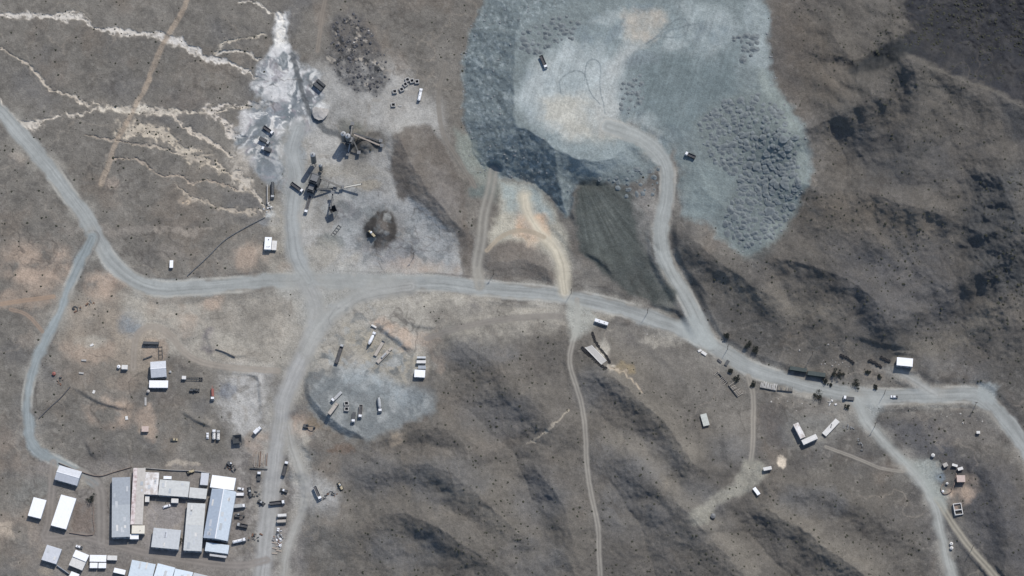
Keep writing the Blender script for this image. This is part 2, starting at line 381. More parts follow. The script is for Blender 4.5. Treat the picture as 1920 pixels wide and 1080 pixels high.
# ------------------------------------------------------------------ building plots (roof corners in photograph pixels, eaves height in metres)
# name, label, category, corners (nw, ne, se, sw), height, roof style, roof colour, wall colour
BLD = [
 ("shed", "gable shed with bright white and grey roof halves beside the road bend", "shed", [(109.6,872),(153.4,884),(144.7,911),(103.9,899)], 4.0, "gable_x", "zinc", "bluegrey"),
 ("shed", "short bright white flat-roofed shed standing alone west of the longer white one", "shed", [(61.8,931.7),(86.2,937.4),(77.4,973),(53.6,967)], 3.6, "mono", "white", "bluegrey"),
 ("shed", "long bright white flat-roofed shed beside the garden plot", "shed", [(111.7,926.2),(140.2,933.7),(127,993.4),(98.4,985.9)], 3.8, "mono", "white", "bluegrey"),
 ("shed", "square pale grey roofed shed next to the stepped white house", "shed", [(86.8,1020.5),(114.7,1029.5),(106.6,1058),(79,1050)], 4.0, "mono", "zinc", "bluegrey"),
 ("house", "white house with a stepped two-level roof beside the pickup", "house", [(141.2,1030),(164.6,1040.3),(156.5,1069.8),(129.6,1059.6)], 4.0, "step", "white", "bluegrey"),
 ("portable_cabin", "wide white portable cabin behind two smaller square ones", "cabin", [(168.3,1040.3),(199.3,1040.8),(199.3,1053.5),(168.3,1053)], 2.8, "mono", "white", "bluegrey"),
 ("portable_cabin", "small square white portable cabin, the one beside the stepped white house", "cabin", [(168.3,1055),(183,1055),(183,1065),(168.3,1065)], 2.6, "mono", "white", "bluegrey"),
 ("portable_cabin", "small square white portable cabin in front of the wide one, its east half", "cabin", [(184.6,1055.2),(199,1055.2),(199,1065.2),(184.6,1065.2)], 2.6, "mono", "white", "bluegrey"),
 ("portable_cabin", "narrow pale cabin at the east end of the wide white cabin", "cabin", [(201.3,1041.3),(219.6,1041.8),(219.4,1050.5),(201.3,1050)], 2.6, "mono", "offwhite", "bluegrey"),
 ("hut", "small white tilted hut beside the big corrugated shed at the bottom row", "hut", [(214.5,1064.3),(235.9,1068.8),(233.9,1078),(212.5,1073)], 2.6, "mono", "white", "bluegrey"),
 ("hut", "small white hut just below the stepped white house", "hut", [(133,1070.5),(148,1076.5),(144,1090),(129,1084)], 2.6, "mono", "white", "bluegrey"),
 ("hall", "long grey corrugated hall along the west side of the compound", "hall", [(209.2,894.6),(243.2,894.2),(244.4,1006.3),(210.6,1008.3)], 5.0, "twotone", "zincdark", "bluegrey"),
 ("long_house", "long narrow beige house with a stained pinkish-white edge along the courtyard", "house", [(247.3,876.7),(269.3,877.3),(270.8,984),(247.3,984)], 4.6, "pinkedge", "beige", "cream"),
 ("annex", "cream flat-roofed block at the end of the long beige house", "annex", [(247,985),(271.3,985),(271.3,1000.6),(247,1000.2)], 4.9, "mono", "creamroof", "cream"),
 ("annex", "small white porch block at the foot of the cream block", "annex", [(243.8,1001.4),(260,1001.4),(260,1010.8),(243.8,1010.8)], 3.6, "mono", "white", "bluegrey"),
 ("house", "square white-roofed house at the courtyard corner with a rust-stained roof", "house", [(271,884.9),(298,886),(296,927.6),(271.8,927.2)], 4.2, "mono", "stainwhite", "bluegrey"),
 ("wing", "long cream roofed wing closing the north side of the courtyard", "building", [(298.8,898.7),(354.2,902.8),(354.2,932.3),(297.4,928.3)], 4.4, "mono", "creamwhite", "bluegrey"),
 ("wing", "narrow cream wing joining the courtyard range to the big gabled hall", "building", [(355,913.4),(388,916.6),(387,935.8),(355,933)], 4.2, "mono", "creamwhite", "bluegrey"),
 ("annex", "small white box room projecting behind the courtyard wing", "annex", [(306.6,892.2),(321.6,893),(321.6,898.4),(306.6,898)], 3.4, "mono", "white", "bluegrey"),
 ("porch", "square white porch in the courtyard corner by the beige house", "porch", [(272,929.5),(280,929.5),(280,941),(272,941)], 3.0, "mono", "offwhite", "bluegrey"),
 ("porch", "square white porch beside the parked courtyard car", "porch", [(321.2,934.4),(334.5,935),(334.3,943),(321,942.6)], 3.0, "mono", "offwhite", "bluegrey"),
 ("hall", "pale grey flat-roofed hall between the courtyard and the big gabled hall", "hall", [(350.8,943),(383.5,943),(379.8,1034.8),(344.7,1031.6)], 4.8, "twotone", "creamwhite", "bluegrey"),
 ("annex", "bright white lean-to roof on the north end of the big gabled hall", "annex", [(397.2,889.5),(441.9,895.7),(438.6,919.4),(394.2,913.6)], 6.4, "monon", "white", "bluegrey"),
 ("hall", "big blue-grey gabled hall with a white ridge line", "hall", [(393,915.4),(439.2,921.4),(430.4,1015),(385.6,1008.6)], 6.8, "gable_y", "zincblue", "bluegrey"),
 ("annex", "low pale annex at the south end of the big gabled hall", "annex", [(386.6,1016),(429.4,1022.4),(427.8,1038.3),(384.2,1033.2)], 4.8, "mono", "paleblue", "bluegrey"),
 ("hall", "square pale grey flat-roofed workshop on the courtyard's south side", "hall", [(287.6,989.4),(338.5,993.5),(335.5,1030.7),(283.9,1025.4)], 4.8, "mono", "greywhite", "bluegrey"),
 ("shed", "small grey shed tucked beside the north end of the big gabled hall", "shed", [(376.9,886),(391.5,887.3),(390,910),(375.6,908.9)], 3.4, "mono", "zinc", "bluegrey"),
 ("shed", "broad pale corrugated shed at the west end of the bottom row", "shed", [(244.4,1048.5),(288,1057.2),(283,1112),(238,1104)], 4.6, "mono", "paleblue", "bluegrey"),
 ("shed", "bluish-white corrugated shed second in the bottom row", "shed", [(291.3,1054.6),(324.7,1063.3),(318,1112),(286,1104)], 4.6, "mono", "bluewhite", "bluegrey"),
 ("shed", "pale blue corrugated shed third in the bottom row", "shed", [(326.5,1064.8),(359.9,1072.9),(354,1112),(321,1106)], 4.6, "mono", "bluewhite", "bluegrey"),
 ("shed", "low greenish-grey shed at the east end of the bottom row", "shed", [(361.5,1072.9),(387.4,1079),(383,1110),(357,1104)], 3.6, "mono", "greywhite", "bluegrey"),
 ("house", "house with a white and grey two-tone gable roof on the dusty yard", "house", [(281.5,679.3),(311.1,675.8),(312.1,706.7),(283.7,707.6)], 4.2, "gable_x", "zinc", "bluegrey"),
 ("annex", "flat white annex on the south side of the two-tone house", "annex", [(279.3,713.5),(315.6,713),(314.4,727.4),(280,726.4)], 3.0, "mono", "white", "bluegrey"),
 ("site_office", "white flat-roofed site office with vents near the plant road", "office", [(496.3,444.2),(509.3,444.7),(508.5,468),(495.8,467.5)], 3.6, "mono", "white", "bluegrey"),
 ("annex", "cream lean-to joined to the white site office", "annex", [(510,450.8),(519.2,451.4),(518.5,469),(509.2,468.6)], 2.2, "mono", "offwhite", "cream"),
 ("shed", "lone bright white shed on a cut terrace above the road", "shed", [(1681.7,669.4),(1712,672.3),(1711.1,687.6),(1681.4,684.7)], 4.4, "mono", "white", "bluegrey"),
 ("angled_building", "white arm of the angled building next to the stone court", "building", [(1487.4,795.3),(1496.6,792.0),(1510.2,818.5),(1500.6,823.4)], 4.2, "mono", "stainwhite", "bluegrey"),
 ("angled_building", "grey and white lower arm of the angled building pointing to the long white roof", "building", [(1502,825.4),(1529.5,813.8),(1533.6,821.8),(1507.4,834.4)], 4.2, "mono", "offwhite", "bluegrey"),
 ("shelter", "long cream-white roof with three dark vents beside the angled building", "shelter", [(1540,812.6),(1567.4,784.4),(1574,791.1),(1550.4,817.3)], 1.6, "mono", "offwhite", "cream"),
 ("hut", "pale rectangular hut alone on the shrubby slope below the road", "hut", [(1312,777.5),(1323.8,775),(1331.3,796.3),(1320,799.4)], 1.8, "mono", "greenwhite", "cream"),
 ("hut", "pinkish brown roofed hut, the largest of the huts by the bare orange soil", "hut", [(1794.8,891),(1810.4,891),(1808.9,903.7),(1793.3,903.7)], 3.6, "brick", "pinkroof", "brown"),
 ("hut", "small grey-white hut behind the pinkish brown roofed hut", "hut", [(1795.6,877),(1805.2,874.8),(1805.9,880),(1796.3,883)], 2.4, "mono", "offwhite", "brown"),
 ("hut", "narrow low hut with a white roof strip behind the blue-grey pad", "hut", [(1786,868.5),(1796,871.6),(1795,876),(1785,873)], 2.2, "mono", "offwhite", "brown"),
 ("hut", "small round-cornered stone hut at the edge of the blue-grey pad", "hut", [(1767.5,869.5),(1775,866.5),(1778,873),(1770,877)], 2.4, "mono", "stoneroof", "brown"),
 ("hut", "small white-roofed hut on a terrace with a dark shaded front", "hut", [(1431,877),(1446,873.3),(1447.4,880),(1431.9,882.6)], 2.6, "mono", "offwhite", "bluegrey"),
 ("hut", "little bright white hut tilted on the lip of the terrace", "hut", [(1411,916.3),(1416.3,913),(1426,925.2),(1420.7,929)], 1.8, "mono", "white", "cream"),
 ("hut", "tiny white hut on the plain beside the road curve", "hut", [(318,488),(324.6,488),(324.6,502),(318,502)], 2.2, "mono", "white", "cream"),
 ("hut", "small pinkish hut on the track north of the compound", "hut", [(265.5,799),(278.5,799),(278.5,809.5),(265.5,809.5)], 2.4, "mono", "pinkroof", "brown"),
 ("hut", "small pale hut by itself beside the far east road", "hut", [(1831,808),(1837.6,808),(1837.6,813),(1831,813)], 2.2, "mono", "offwhite", "brown"),
 ("cabin", "white square cabin beside the small tank at the loop track", "cabin", [(228,684),(239.4,684.4),(239.3,692.4),(228,692)], 2.8, "mono", "offwhite", "bluegrey"),
 ("site_cabin", "large white site cabin at the end of the row in the truck park", "cabin", [(777.5,693),(797.4,693.6),(796.6,708),(776.6,706.6)], 3.0, "mono", "white", "bluegrey"),
 ("site_cabin", "dark-topped narrow site cabin beside the large white one", "cabin", [(784,685.4),(798.6,685.4),(798.4,691.6),(784,691.4)], 2.6, "mono", "zincdark", "bluegrey"),
 ("site_cabin", "pale site cabin third from the large white one in the row", "cabin", [(781,675.5),(798.4,675.5),(798.3,681),(781,681)], 2.6, "mono", "offwhite", "bluegrey"),
 ("site_cabin", "narrow pale site cabin at the track end of the row", "cabin", [(782,668),(798.4,668.3),(798.3,672),(782,671.8)], 2.4, "mono", "greywhite", "bluegrey"),
]

# ------------------------------------------------------------------ levelled plots under buildings and yards
def hz_raw(px, py):
    i = np.clip(np.searchsorted(XS, px) - 1, 0, NX - 2); j = np.clip(np.searchsorted(YS, py) - 1, 0, NY - 2)
    u = np.clip((px - XS[i]) / (XS[i + 1] - XS[i]), 0, 1); v = np.clip((py - YS[j]) / (YS[j + 1] - YS[j]), 0, 1)
    return float((H[j, i] * (1 - u) + H[j, i + 1] * u) * (1 - v) + (H[j + 1, i] * (1 - u) + H[j + 1, i + 1] * u) * v)
PADS = [([(200, 870), (450, 880), (450, 1060), (200, 1060)], 30), ([(40, 860), (200, 870), (200, 1120), (40, 1100)], 25), ([(230, 1040), (400, 1060), (400, 1130), (220, 1120)], 20),
        ([(440, 900), (560, 900), (560, 1100), (440, 1100)], 20)]
for poly, fall in PADS:
    sl, d = poly_dist(poly, fall + 10)
    z = -4.0
    w = sstep(-fall, 5, d)
    H[sl] = H[sl] * (1 - w) + z * w
for b_ in BLD:
    cs = b_[3]
    cx = sum(c[0] for c in cs) / 4; cy = sum(c[1] for c in cs) / 4 + 0.9 * b_[4]
    z = hz_raw(cx, cy)
    cs2 = [(cx + (c[0] - cx) * 1.0, c[1] + 0.9 * b_[4]) for c in cs]
    sl, d = poly_dist(cs2, 24, 0)
    w = sstep(-14, -4, d)
    H[sl] = H[sl] * (1 - w) + z * w
BUILT = np.zeros(GX.shape)
for b_ in BLD:
    sl, d = poly_dist([(c[0], c[1] + 0.6 * b_[4]) for c in b_[3]], 20, 0)
    BUILT[sl] = np.maximum(BUILT[sl], sstep(-8, -2, d))

# ------------------------------------------------------------------ base colours (surface colour plus some painted haze and shade; light comes from the sun and sky)
def lin(c):
    c = np.array(c, float) / 255.0
    return np.where(c <= 0.04045, c / 12.92, ((c + 0.055) / 1.055) ** 2.4)
GAIN = np.array([1.03, 1.05, 1.12])
def S(*c):
    return lin(c) / GAIN
n_big = fbm(GX, GY, 220, 3, 21); n_mid = fbm(WX, WY, 60, 4, 22); n_small = fbm(GX, GY, 12, 3, 23); n_fine = fbm(GX, GY, 4.2, 2, 24)
# ground: brown-grey plain in the west, darker grey hills in the east
east = sstep(820, 1500, GX - 0.15 * (GY - 500))
ALB = S(118, 115, 111)[None, None, :] * (1 - east[..., None]) + S(97, 95, 93)[None, None, :] * east[..., None]
def tint(mask, col, sl=None):
    global ALB
    m = np.clip(mask, 0, 1)[..., None]
    if sl is None: ALB = ALB * (1 - m) + np.array(col) * m
    else: ALB[sl] = ALB[sl] * (1 - m) + np.array(col) * m
tint(0.55 * sstep(0.05, 0.5, n_mid), S(128, 125, 121))
tint(0.45 * sstep(0.1, 0.6, fbm(WX, WY, 90, 4, 25)), S(96, 97, 101))
tint(0.4 * sstep(0.1, 0.6, fbm(WX, WY, 70, 4, 26)), S(124, 114, 105))
# stony streaks, darker where pebbles gather
tint(0.5 * sstep(0.12, 0.5, fbm(WX + 0.5 * WY, WY * 1.6, 22, 4, 28)), S(98, 96, 94))
tint(0.45 * sstep(0.22, 0.55, fbm(GX, GY, 9, 3, 29)), S(136, 133, 129))
# darker stony varnish in streaks over the eastern hills
tint(east * 0.5 * sstep(0.0, 0.5, fbm(WX * 0.8 + 0.4 * WY, WY, 50, 4, 27)), S(80, 80, 83))

def patch(pts, col, feather=14, strength=1.0, nz=0.5, lam=26, warp=2.5, seed=30, edge=0):
    sl, d = poly_dist(pts, feather + 30, warp)
    m = sstep(edge - feather, edge + feather, d)
    if nz > 0: m = m * np.clip(1 - nz + nz * 1.6 * (0.5 + fbm(WX[sl], WY[sl], lam, 4, seed)), 0, 1)
    tint(m * strength, S(*col), sl)
def spot(x, y, rx, ry, col, strength=1.0, nz=0.5, lam=24, seed=31):
    n = 14
    patch([(x + rx * math.cos(6.2832 * k / n), y + ry * math.sin(6.2832 * k / n)) for k in range(n)], col, min(rx, ry) * 0.45, strength, nz, lam, 2.2, seed)

tint(hilly * 0.7, S(97, 94, 91))
# dark rock of the north-eastern heights
patch([(1590, 135), (1650, 105), (1700, 95), (1780, 135), (1850, 165), (1925, 195), (2100, 230), (2100, -80), (1730, -80), (1690, 10), (1720, 60), (1650, 85)], (50, 52, 58), 6, 0.97, 0.2, 18, 2.0, 32)
patch([(1580, 125), (1640, 95), (1690, 70), (1720, 90), (1660, 125), (1600, 140)], (52, 55, 58), 6, 0.8, 0.2, 10, 1.5, 33)
patch([(1860, 180), (1990, 230), (1990, 320), (1900, 260)], (72, 74, 78), 14, 0.8, 0.4, 16, 2, 34)
patch([(1560, 60), (1600, 180), (1500, 200), (1450, 170), (1450, 0)], (104, 97, 90), 30, 0.5, 0.3)
patch([(1500, 360), (1640, 375), (1780, 420), (1700, 440), (1560, 420), (1480, 420)], (112, 105, 97), 18, 0.6, 0.4)
patch([(1600, 240), (1780, 260), (1800, 350), (1620, 350)], (80, 82, 86), 24, 0.5, 0.5)
patch([(1820, 330), (1930, 300), (1930, 560), (1850, 560), (1800, 440)], (74, 77, 81), 24, 0.7, 0.5, 20)
patch([(1560, 450), (1780, 460), (1800, 620), (1600, 620)], (92, 93, 97), 30, 0.6, 0.4)
patch([(1780, 850), (1900, 870), (1960, 1100), (1840, 1060)], (82, 83, 88), 24, 0.7, 0.4)
patch([(1640, 790), (1780, 790), (1800, 860), (1740, 880)], (84, 86, 92), 18, 0.7, 0.4)
# smoky haze over the southern slopes, painted as a blue-grey ground tint
for x, y, rx, ry in [(700, 890, 60, 40), (840, 900, 80, 45), (930, 780, 80, 40), (1010, 930, 50, 60), (1190, 860, 90, 50), (760, 1030, 70, 40), (1000, 1050, 60, 40), (1380, 840, 50, 30),
                     (1180, 960, 60, 50), (900, 660, 70, 30), (1120, 730, 40, 40), (1520, 940, 70, 30), (1300, 960, 60, 60)]:
    spot(x, y, rx, ry, (104, 106, 110), 0.5, 0.6, 60, int(x) % 17)
for pts in ([(1140, 700), (1200, 745), (1270, 815), (1300, 850)], [(1150, 815), (1200, 840), (1240, 865)], [(1440, 955), (1530, 1005), (1640, 1085)], [(1250, 900), (1330, 985), (1410, 1070)],
            [(1360, 520), (1440, 570), (1560, 590)], [(1850, 590), (1780, 640), (1700, 660)], [(820, 905), (880, 940), (940, 990)], [(1000, 610), (1120, 625), (1200, 690)]):
    sl, d, s, t = line_dist(smooth_line(pts), 60, 2.0)
    tint(0.6 * np.exp(-(d / 20) ** 2), S(122, 118, 112), sl)
# greyer dusty ground near the plant and yards
patch([(560, 130), (720, 110), (760, 130), (820, 200), (830, 330), (870, 420), (890, 520), (560, 530), (530, 400), (560, 250)], (170, 170, 169), 26, 0.92, 0.4, 40)
patch([(540, 560), (690, 540), (800, 560), (800, 690), (720, 740), (570, 700), (540, 640)], (170, 167, 161), 20, 0.92, 0.3, 40)
patch([(560, 330), (640, 340), (740, 380), (850, 420), (850, 500), (680, 500), (600, 420)], (150, 154, 158), 20, 0.8, 0.6, 36, 3, 44)
patch([(480, 470), (600, 540), (540, 560), (430, 560), (250, 545), (260, 600), (220, 640), (420, 700), (520, 690), (560, 620)], (170, 165, 157), 18, 0.85, 0.55, 36)
patch([(420, 690), (500, 690), (505, 800), (440, 830), (410, 760)], (176, 176, 176), 22, 0.9, 0.75, 18)
patch([(430, 830), (560, 800), (570, 1100), (430, 1100)], (138, 135, 133), 14, 0.85, 0.45, 30)
patch([(40, 860), (450, 870), (450, 1130), (60, 1130)], (130, 126, 124), 18, 0.8, 0.4, 40)
patch([(265, 940), (345, 945), (345, 1050), (280, 1050)], (150, 146, 146), 8, 0.7, 0.4, 20)
patch([(140, 935), (178, 935), (178, 1000), (130, 998)], (118, 108, 102), 6, 0.8, 0.6, 14)
patch([(700, 545), (1040, 570), (1060, 610), (980, 640), (820, 640), (780, 600), (700, 600)], (148, 145, 139), 20, 0.75, 0.8, 18)
patch([(1060, 565), (1300, 630), (1420, 720), (1400, 860), (1330, 780), (1250, 690), (1120, 640)], (124, 121, 117), 26, 0.65, 0.5, 30)
patch([(1480, 770), (1590, 760), (1600, 800), (1540, 840), (1480, 830)], (135, 135, 133), 16, 0.7, 0.5, 20)
patch([(1420, 720), (1600, 755), (1590, 790), (1450, 770)], (128, 124, 119), 12, 0.6, 0.7, 14)
patch([(1440, 660), (1600, 640), (1700, 680), (1760, 730), (1600, 730), (1480, 700)], (124, 119, 113), 16, 0.6, 0.8, 14)
patch([(1660, 770), (1840, 765), (1900, 820), (1880, 850), (1700, 800)], (126, 122, 118), 12, 0.6, 0.8, 12)
patch([(1640, 690), (1700, 690), (1720, 710), (1690, 715)], (148, 148, 147), 8, 0.7, 0.3)
patch([(200, 560), (300, 560), (300, 700), (210, 720), (120, 650), (120, 560)], (160, 150, 139), 26, 0.75, 0.65, 36)
# orange and tan soil
for x, y, rx, ry, s in [(70, 500, 60, 40, .9), (30, 470, 30, 20, .5), (195, 535, 34, 26, .9), (40, 560, 60, 14, .6), (395, 562, 22, 16, .8), (340, 590, 30, 20, .7), (210, 770, 44, 24, .8), (165, 660, 45, 20, .55), (140, 690, 30, 30, .3),
                        (785, 640, 26, 14, .9), (720, 612, 26, 12, .8), (745, 625, 20, 12, .8), (760, 650, 12, 14, .9), (985, 448, 30, 20, .9), (960, 430, 24, 10, .7), (470, 480, 30, 22, .7), (560, 505, 40, 10, .4),
                        (780, 498, 70, 14, .6), (1800, 930, 20, 14, .9), (1815, 910, 16, 16, .5), (490, 825, 26, 20, .8), (550, 805, 16, 12, .8), (565, 795, 24, 14, .6), (275, 790, 14, 30, .6), (30, 1000, 40, 60, .4), (10, 860, 30, 50, .4),
                        (320, 570, 40, 20, .4), (1260, 300, 14, 40, .5), (600, 20, 14, 40, .3), (740, 120, 20, 20, .3), (240, 720, 30, 14, .5), (330, 620, 30, 14, .5), (820, 660, 10, 40, .5), (60, 640, 30, 14, .3), (285, 655, 14, 16, .6)]:
    spot(x, y, rx * 1.15, ry * 1.15, (180, 162, 148) if s > .5 else (154, 141, 130), min(s, 1) * .9, 0.95, 30, int(x + y) % 13)
for x, y, rx, ry, c in [(745, 822, 14, 12, (150, 140, 128)), (610, 790, 40, 14, (128, 118, 106)), (640, 845, 26, 10, (112, 100, 92)), (785, 775, 18, 10, (108, 96, 88)), (1130, 655, 14, 16, (165, 162, 156)), (1463, 868, 7, 16, (205, 195, 182)),
                        (1145, 690, 10, 5, (190, 184, 174)), (1170, 692, 22, 10, (128, 118, 100)), (340, 432, 60, 6, (150, 143, 136)), (320, 475, 20, 14, (136, 131, 126)), (345, 370, 16, 10, (150, 140, 130)), (205, 345, 14, 10, (150, 140, 132)),
                        (170, 905, 12, 10, (118, 114, 108)), (245, 605, 22, 26, (134, 140, 146)), (60, 925, 34, 30, (122, 122, 120)), (1757, 893, 18, 11, (118, 130, 142)), (1740, 880, 26, 12, (150, 156, 156)),
                        (428, 730, 18, 14, (120, 124, 132)), (300, 655, 14, 22, (150, 138, 128)), (395, 640, 14, 26, (120, 116, 118)), (345, 868, 34, 5, (168, 160, 150)), (10, 995, 16, 14, (180, 168, 155)), (90, 1070, 14, 8, (160, 152, 142)),
                        (490, 850, 14, 22, (150, 138, 130)), (520, 930, 14, 26, (120, 116, 115)), (525, 1000, 20, 30, (128, 124, 124)), (450, 960, 20, 60, (122, 118, 118)), (540, 885, 10, 70, (98, 95, 95)),
                        (205, 430, 90, 10, (138, 133, 128)), (590, 925, 44, 36, (164, 165, 166)), (560, 870, 22, 46, (162, 162, 160)), (30, 300, 16, 14, (140, 134, 128))]:
    spot(x, y, rx, ry, c, 0.9, 0.35, 12, int(x) % 11)
# white salt washes
def wash(pts, w, col=(206, 200, 193), hole=0.25, strength=0.95, seed=50):
    """braided salt crust: a ragged band broken into strands around pebbly islands."""
    w = w * 0.78
    sl, d, s, t = line_dist(smooth_line(pts), w * 2 + 18, 2.2)
    wv = w * (0.35 + 0.85 * (0.5 + noise(t / 26 + seed, t * 0 + seed * 1.7)))
    rag = fbm(GX[sl], GY[sl], 8, 3, seed)
    core = 1 - sstep(wv * 0.35, wv * 0.7, d + w * 0.45 * rag)
    strands = sstep(-0.75 + hole, -0.45 + hole, fbm(WX[sl], WY[sl], 9, 3, seed + 2) - 0.35 * d / (w + 1))
    speck = sstep(-0.5, -0.15, fbm(GX[sl], GY[sl], 4.2, 2, seed + 4))
    m = np.maximum(core * strands, 1 - sstep(1.0, 2.6, d + 3 * rag)) * (0.45 + 0.55 * speck)
    tint(0.45 * (1 - sstep(wv * 0.5, wv * 0.9 + 2, d)), S(140, 134, 127), sl)
    tint(m * strength, S(*col), sl)
    sub = WASH[sl]; np.maximum(sub, m, out=sub); WASH[sl] = sub
WASH = np.zeros(GX.shape)
W1 = [(-60, 32), (0, 28), (60, 29), (110, 31), (150, 34), (190, 54), (250, 54), (310, 68), (345, 92), (385, 108), (425, 116), (485, 138)]
for pts, w, hole, col in [
    (W1, 13, 0.0, (206, 202, 197)), ([(110, 28), (135, 22), (160, 30), (175, 45)], 8, .3, (206, 202, 197)), ([(300, 62), (335, 82), (370, 98)], 16, .1, (212, 209, 206)), ([(395, 108), (412, 85), (430, 72), (462, 68), (500, 60)], 5, .2, (190, 184, 174)),
    ([(398, 105), (430, 92), (460, 95), (485, 108)], 8, .1, (200, 196, 190)), ([(395, 112), (415, 117), (428, 114)], 16, -.1, (214, 211, 208)),
    ([(-60, 70), (0, 92), (55, 120), (78, 148), (110, 172), (150, 186)], 6, .05, (190, 182, 172)), ([(110, 170), (150, 186), (200, 200), (260, 203), (330, 212), (400, 208), (450, 200), (495, 196)], 14, .2, (200, 193, 183)),
    ([(185, 203), (235, 203), (270, 204)], 13, -.1, (204, 198, 188)), ([(0, 185), (20, 212), (50, 234), (90, 230), (130, 214), (180, 202)], 7, .0, (200, 194, 186)), ([(40, 234), (60, 236), (75, 233)], 12, 0, (204, 198, 190)),
    ([(238, 238), (290, 252), (340, 282), (400, 312), (465, 348)], 34, .42, (196, 187, 174)), ([(250, 232), (290, 240), (340, 268)], 24, .3, (190, 181, 168)), ([(262, 268), (330, 290), (380, 302)], 9, .3, (180, 172, 162)),
    ([(320, 216), (360, 246), (400, 272), (440, 290)], 9, .25, (198, 190, 180)), ([(390, 206), (425, 225), (440, 250), (470, 262)], 20, .3, (200, 194, 188)), ([(400, 200), (440, 196), (490, 192)], 12, .2, (200, 195, 190)),
    ([(210, 300), (260, 296), (300, 325), (350, 335), (400, 345), (450, 360)], 8, .42, (168, 158, 148)), ([(330, 345), (380, 380), (430, 395), (480, 400)], 12, .45, (172, 164, 154)), ([(440, 330), (480, 365), (500, 400)], 26, .4, (186, 180, 172)),
    ([(450, 2), (478, 8), (505, 22), (525, 38)], 5, .1, (200, 196, 190)), ([(525, 24), (532, 45), (528, 75)], 20, -.2, (220, 217, 212)), ([(985, 838), (1010, 812), (1040, 790), (1066, 766)], 3.5, .1, (160, 154, 145)),
    ([(160, 250), (210, 262), (270, 268)], 4, .5, (160, 152, 144)), ([(1140, 690), (1165, 700), (1200, 730)], 5, .35, (160, 150, 138)), ([(340, 372), (352, 362), (350, 378)], 10, .3, (176, 164, 150))]:
    wash(pts, w, col, hole, 0.95, (hash(str(pts[0])) if False else int(abs(pts[0][0]) + abs(pts[0][1]))) % 37 + 3)
# pipeline swath of tan soil
sl, d, s, t = line_dist(smooth_line([(372, -50), (352, 0), (330, 40), (310, 75), (290, 120), (266, 175), (244, 215), (215, 275), (188, 345)]), 30, 0.7)
tint((1 - sstep(3.2, 6.5, d)) * 0.95 * (0.75 + 0.4 * fbm(GX[sl], GY[sl], 9, 3, 61)), S(164, 151, 138), sl)
# settled tailings: white, blue and grey swirls
TAIL = [(518, 30), (540, 25), (538, 80), (565, 120), (600, 140), (608, 175), (596, 235), (570, 260), (556, 320), (545, 350), (508, 345), (470, 310), (445, 262), (455, 210), (484, 186), (472, 158), (490, 115), (515, 85)]
sl, d = poly_dist(TAIL, 50, 3.0)
m = sstep(-10, 10, d)
q = fbm(WX[sl] + 14 * fbm(GX[sl], GY[sl], 40, 3, 71), WY[sl] + 14 * fbm(GX[sl], GY[sl], 40, 3, 72), 30, 5, 73)
tint(m * 0.95, S(150, 155, 160), sl)
tint(m * sstep(0.02, 0.28, q) * 0.95 * sstep(360, 220, GY[sl] + 0.5 * (GX[sl] - 520)), S(212, 212, 214), sl)
tint(m * sstep(0.05, 0.4, -q) * 0.8, S(116, 124, 132), sl)
for x, y, rx, ry, c, st in [(513, 160, 26, 34, (216, 216, 218), .95), (528, 60, 10, 36, (222, 220, 216), .9), (600, 207, 17, 18, (196, 198, 200), .95), (500, 250, 26, 40, (128, 136, 146), .6), (470, 270, 12, 50, (120, 126, 134), .6),
                            (548, 330, 24, 60, (150, 158, 164), .7), (582, 180, 10, 30, (110, 116, 120), .7), (575, 215, 24, 10, (118, 122, 126), .6), (590, 170, 16, 14, (150, 146, 152), .5), (460, 230, 14, 24, (196, 196, 198), .7),
                            (450, 300, 24, 26, (192, 186, 178), .6), (509, 407, 12, 8, (186, 192, 196), .8), (506, 420, 20, 9, (128, 132, 138), .7)]:
    spot(x, y, rx, ry, c, st, 0.3, 14, int(x) % 9)
sl, d = poly_dist(TAIL, 50, 3.0)
m = sstep(-6, 12, d)
ux = WX[sl] + 16 * fbm(GX[sl], GY[sl], 34, 3, 171); uy = WY[sl] + 16 * fbm(GX[sl], GY[sl], 34, 3, 172)
vein = 1 - sstep(0.0, 0.11, np.abs(fbm(ux, uy, 24, 4, 173)))
up = sstep(340, 200, GY[sl] + 0.6 * (GX[sl] - 530))
tint(m * vein * (0.25 + 0.75 * up), S(208, 210, 212), sl)
tint(m * sstep(0.12, 0.3, fbm(ux, uy, 15, 4, 174)) * 0.75, S(112, 120, 126), sl)
tint(m * sstep(0.2, 0.4, fbm(ux, uy, 13, 4, 175)) * 0.6, S(148, 143, 150), sl)
tint(m * sstep(0.22, 0.36, fbm(ux, uy, 10, 3, 176)) * 0.9 * up, S(222, 222, 222), sl)
sl, d, s, t = line_dist(smooth_line([(548, 105), (560, 150), (575, 200), (590, 222), (612, 240), (640, 255)]), 30, 1.5)
tint((1 - sstep(3, 8, d)) * 0.85, S(96, 100, 104), sl)
# rubble field
patch([(630, 30), (665, 25), (700, 60), (720, 110), (725, 150), (700, 180), (660, 170), (630, 140), (600, 110), (620, 80)], (92, 92, 94), 10, 0.85, 0.5, 10, 2.5, 75)
sl, d = poly_dist([(630, 30), (665, 25), (700, 60), (720, 110), (725, 150), (700, 180), (660, 170), (630, 140), (600, 110), (620, 80)], 20, 2)
tint(sstep(0, 10, d) * sstep(0.15, 0.4, fbm(GX[sl], GY[sl], 9, 3, 76)) * 0.9, S(58, 60, 63), sl)
tint(sstep(0, 10, d) * sstep(0.28, 0.5, fbm(GX[sl], GY[sl], 11, 3, 77)) * 0.8, S(172, 166, 158), sl)
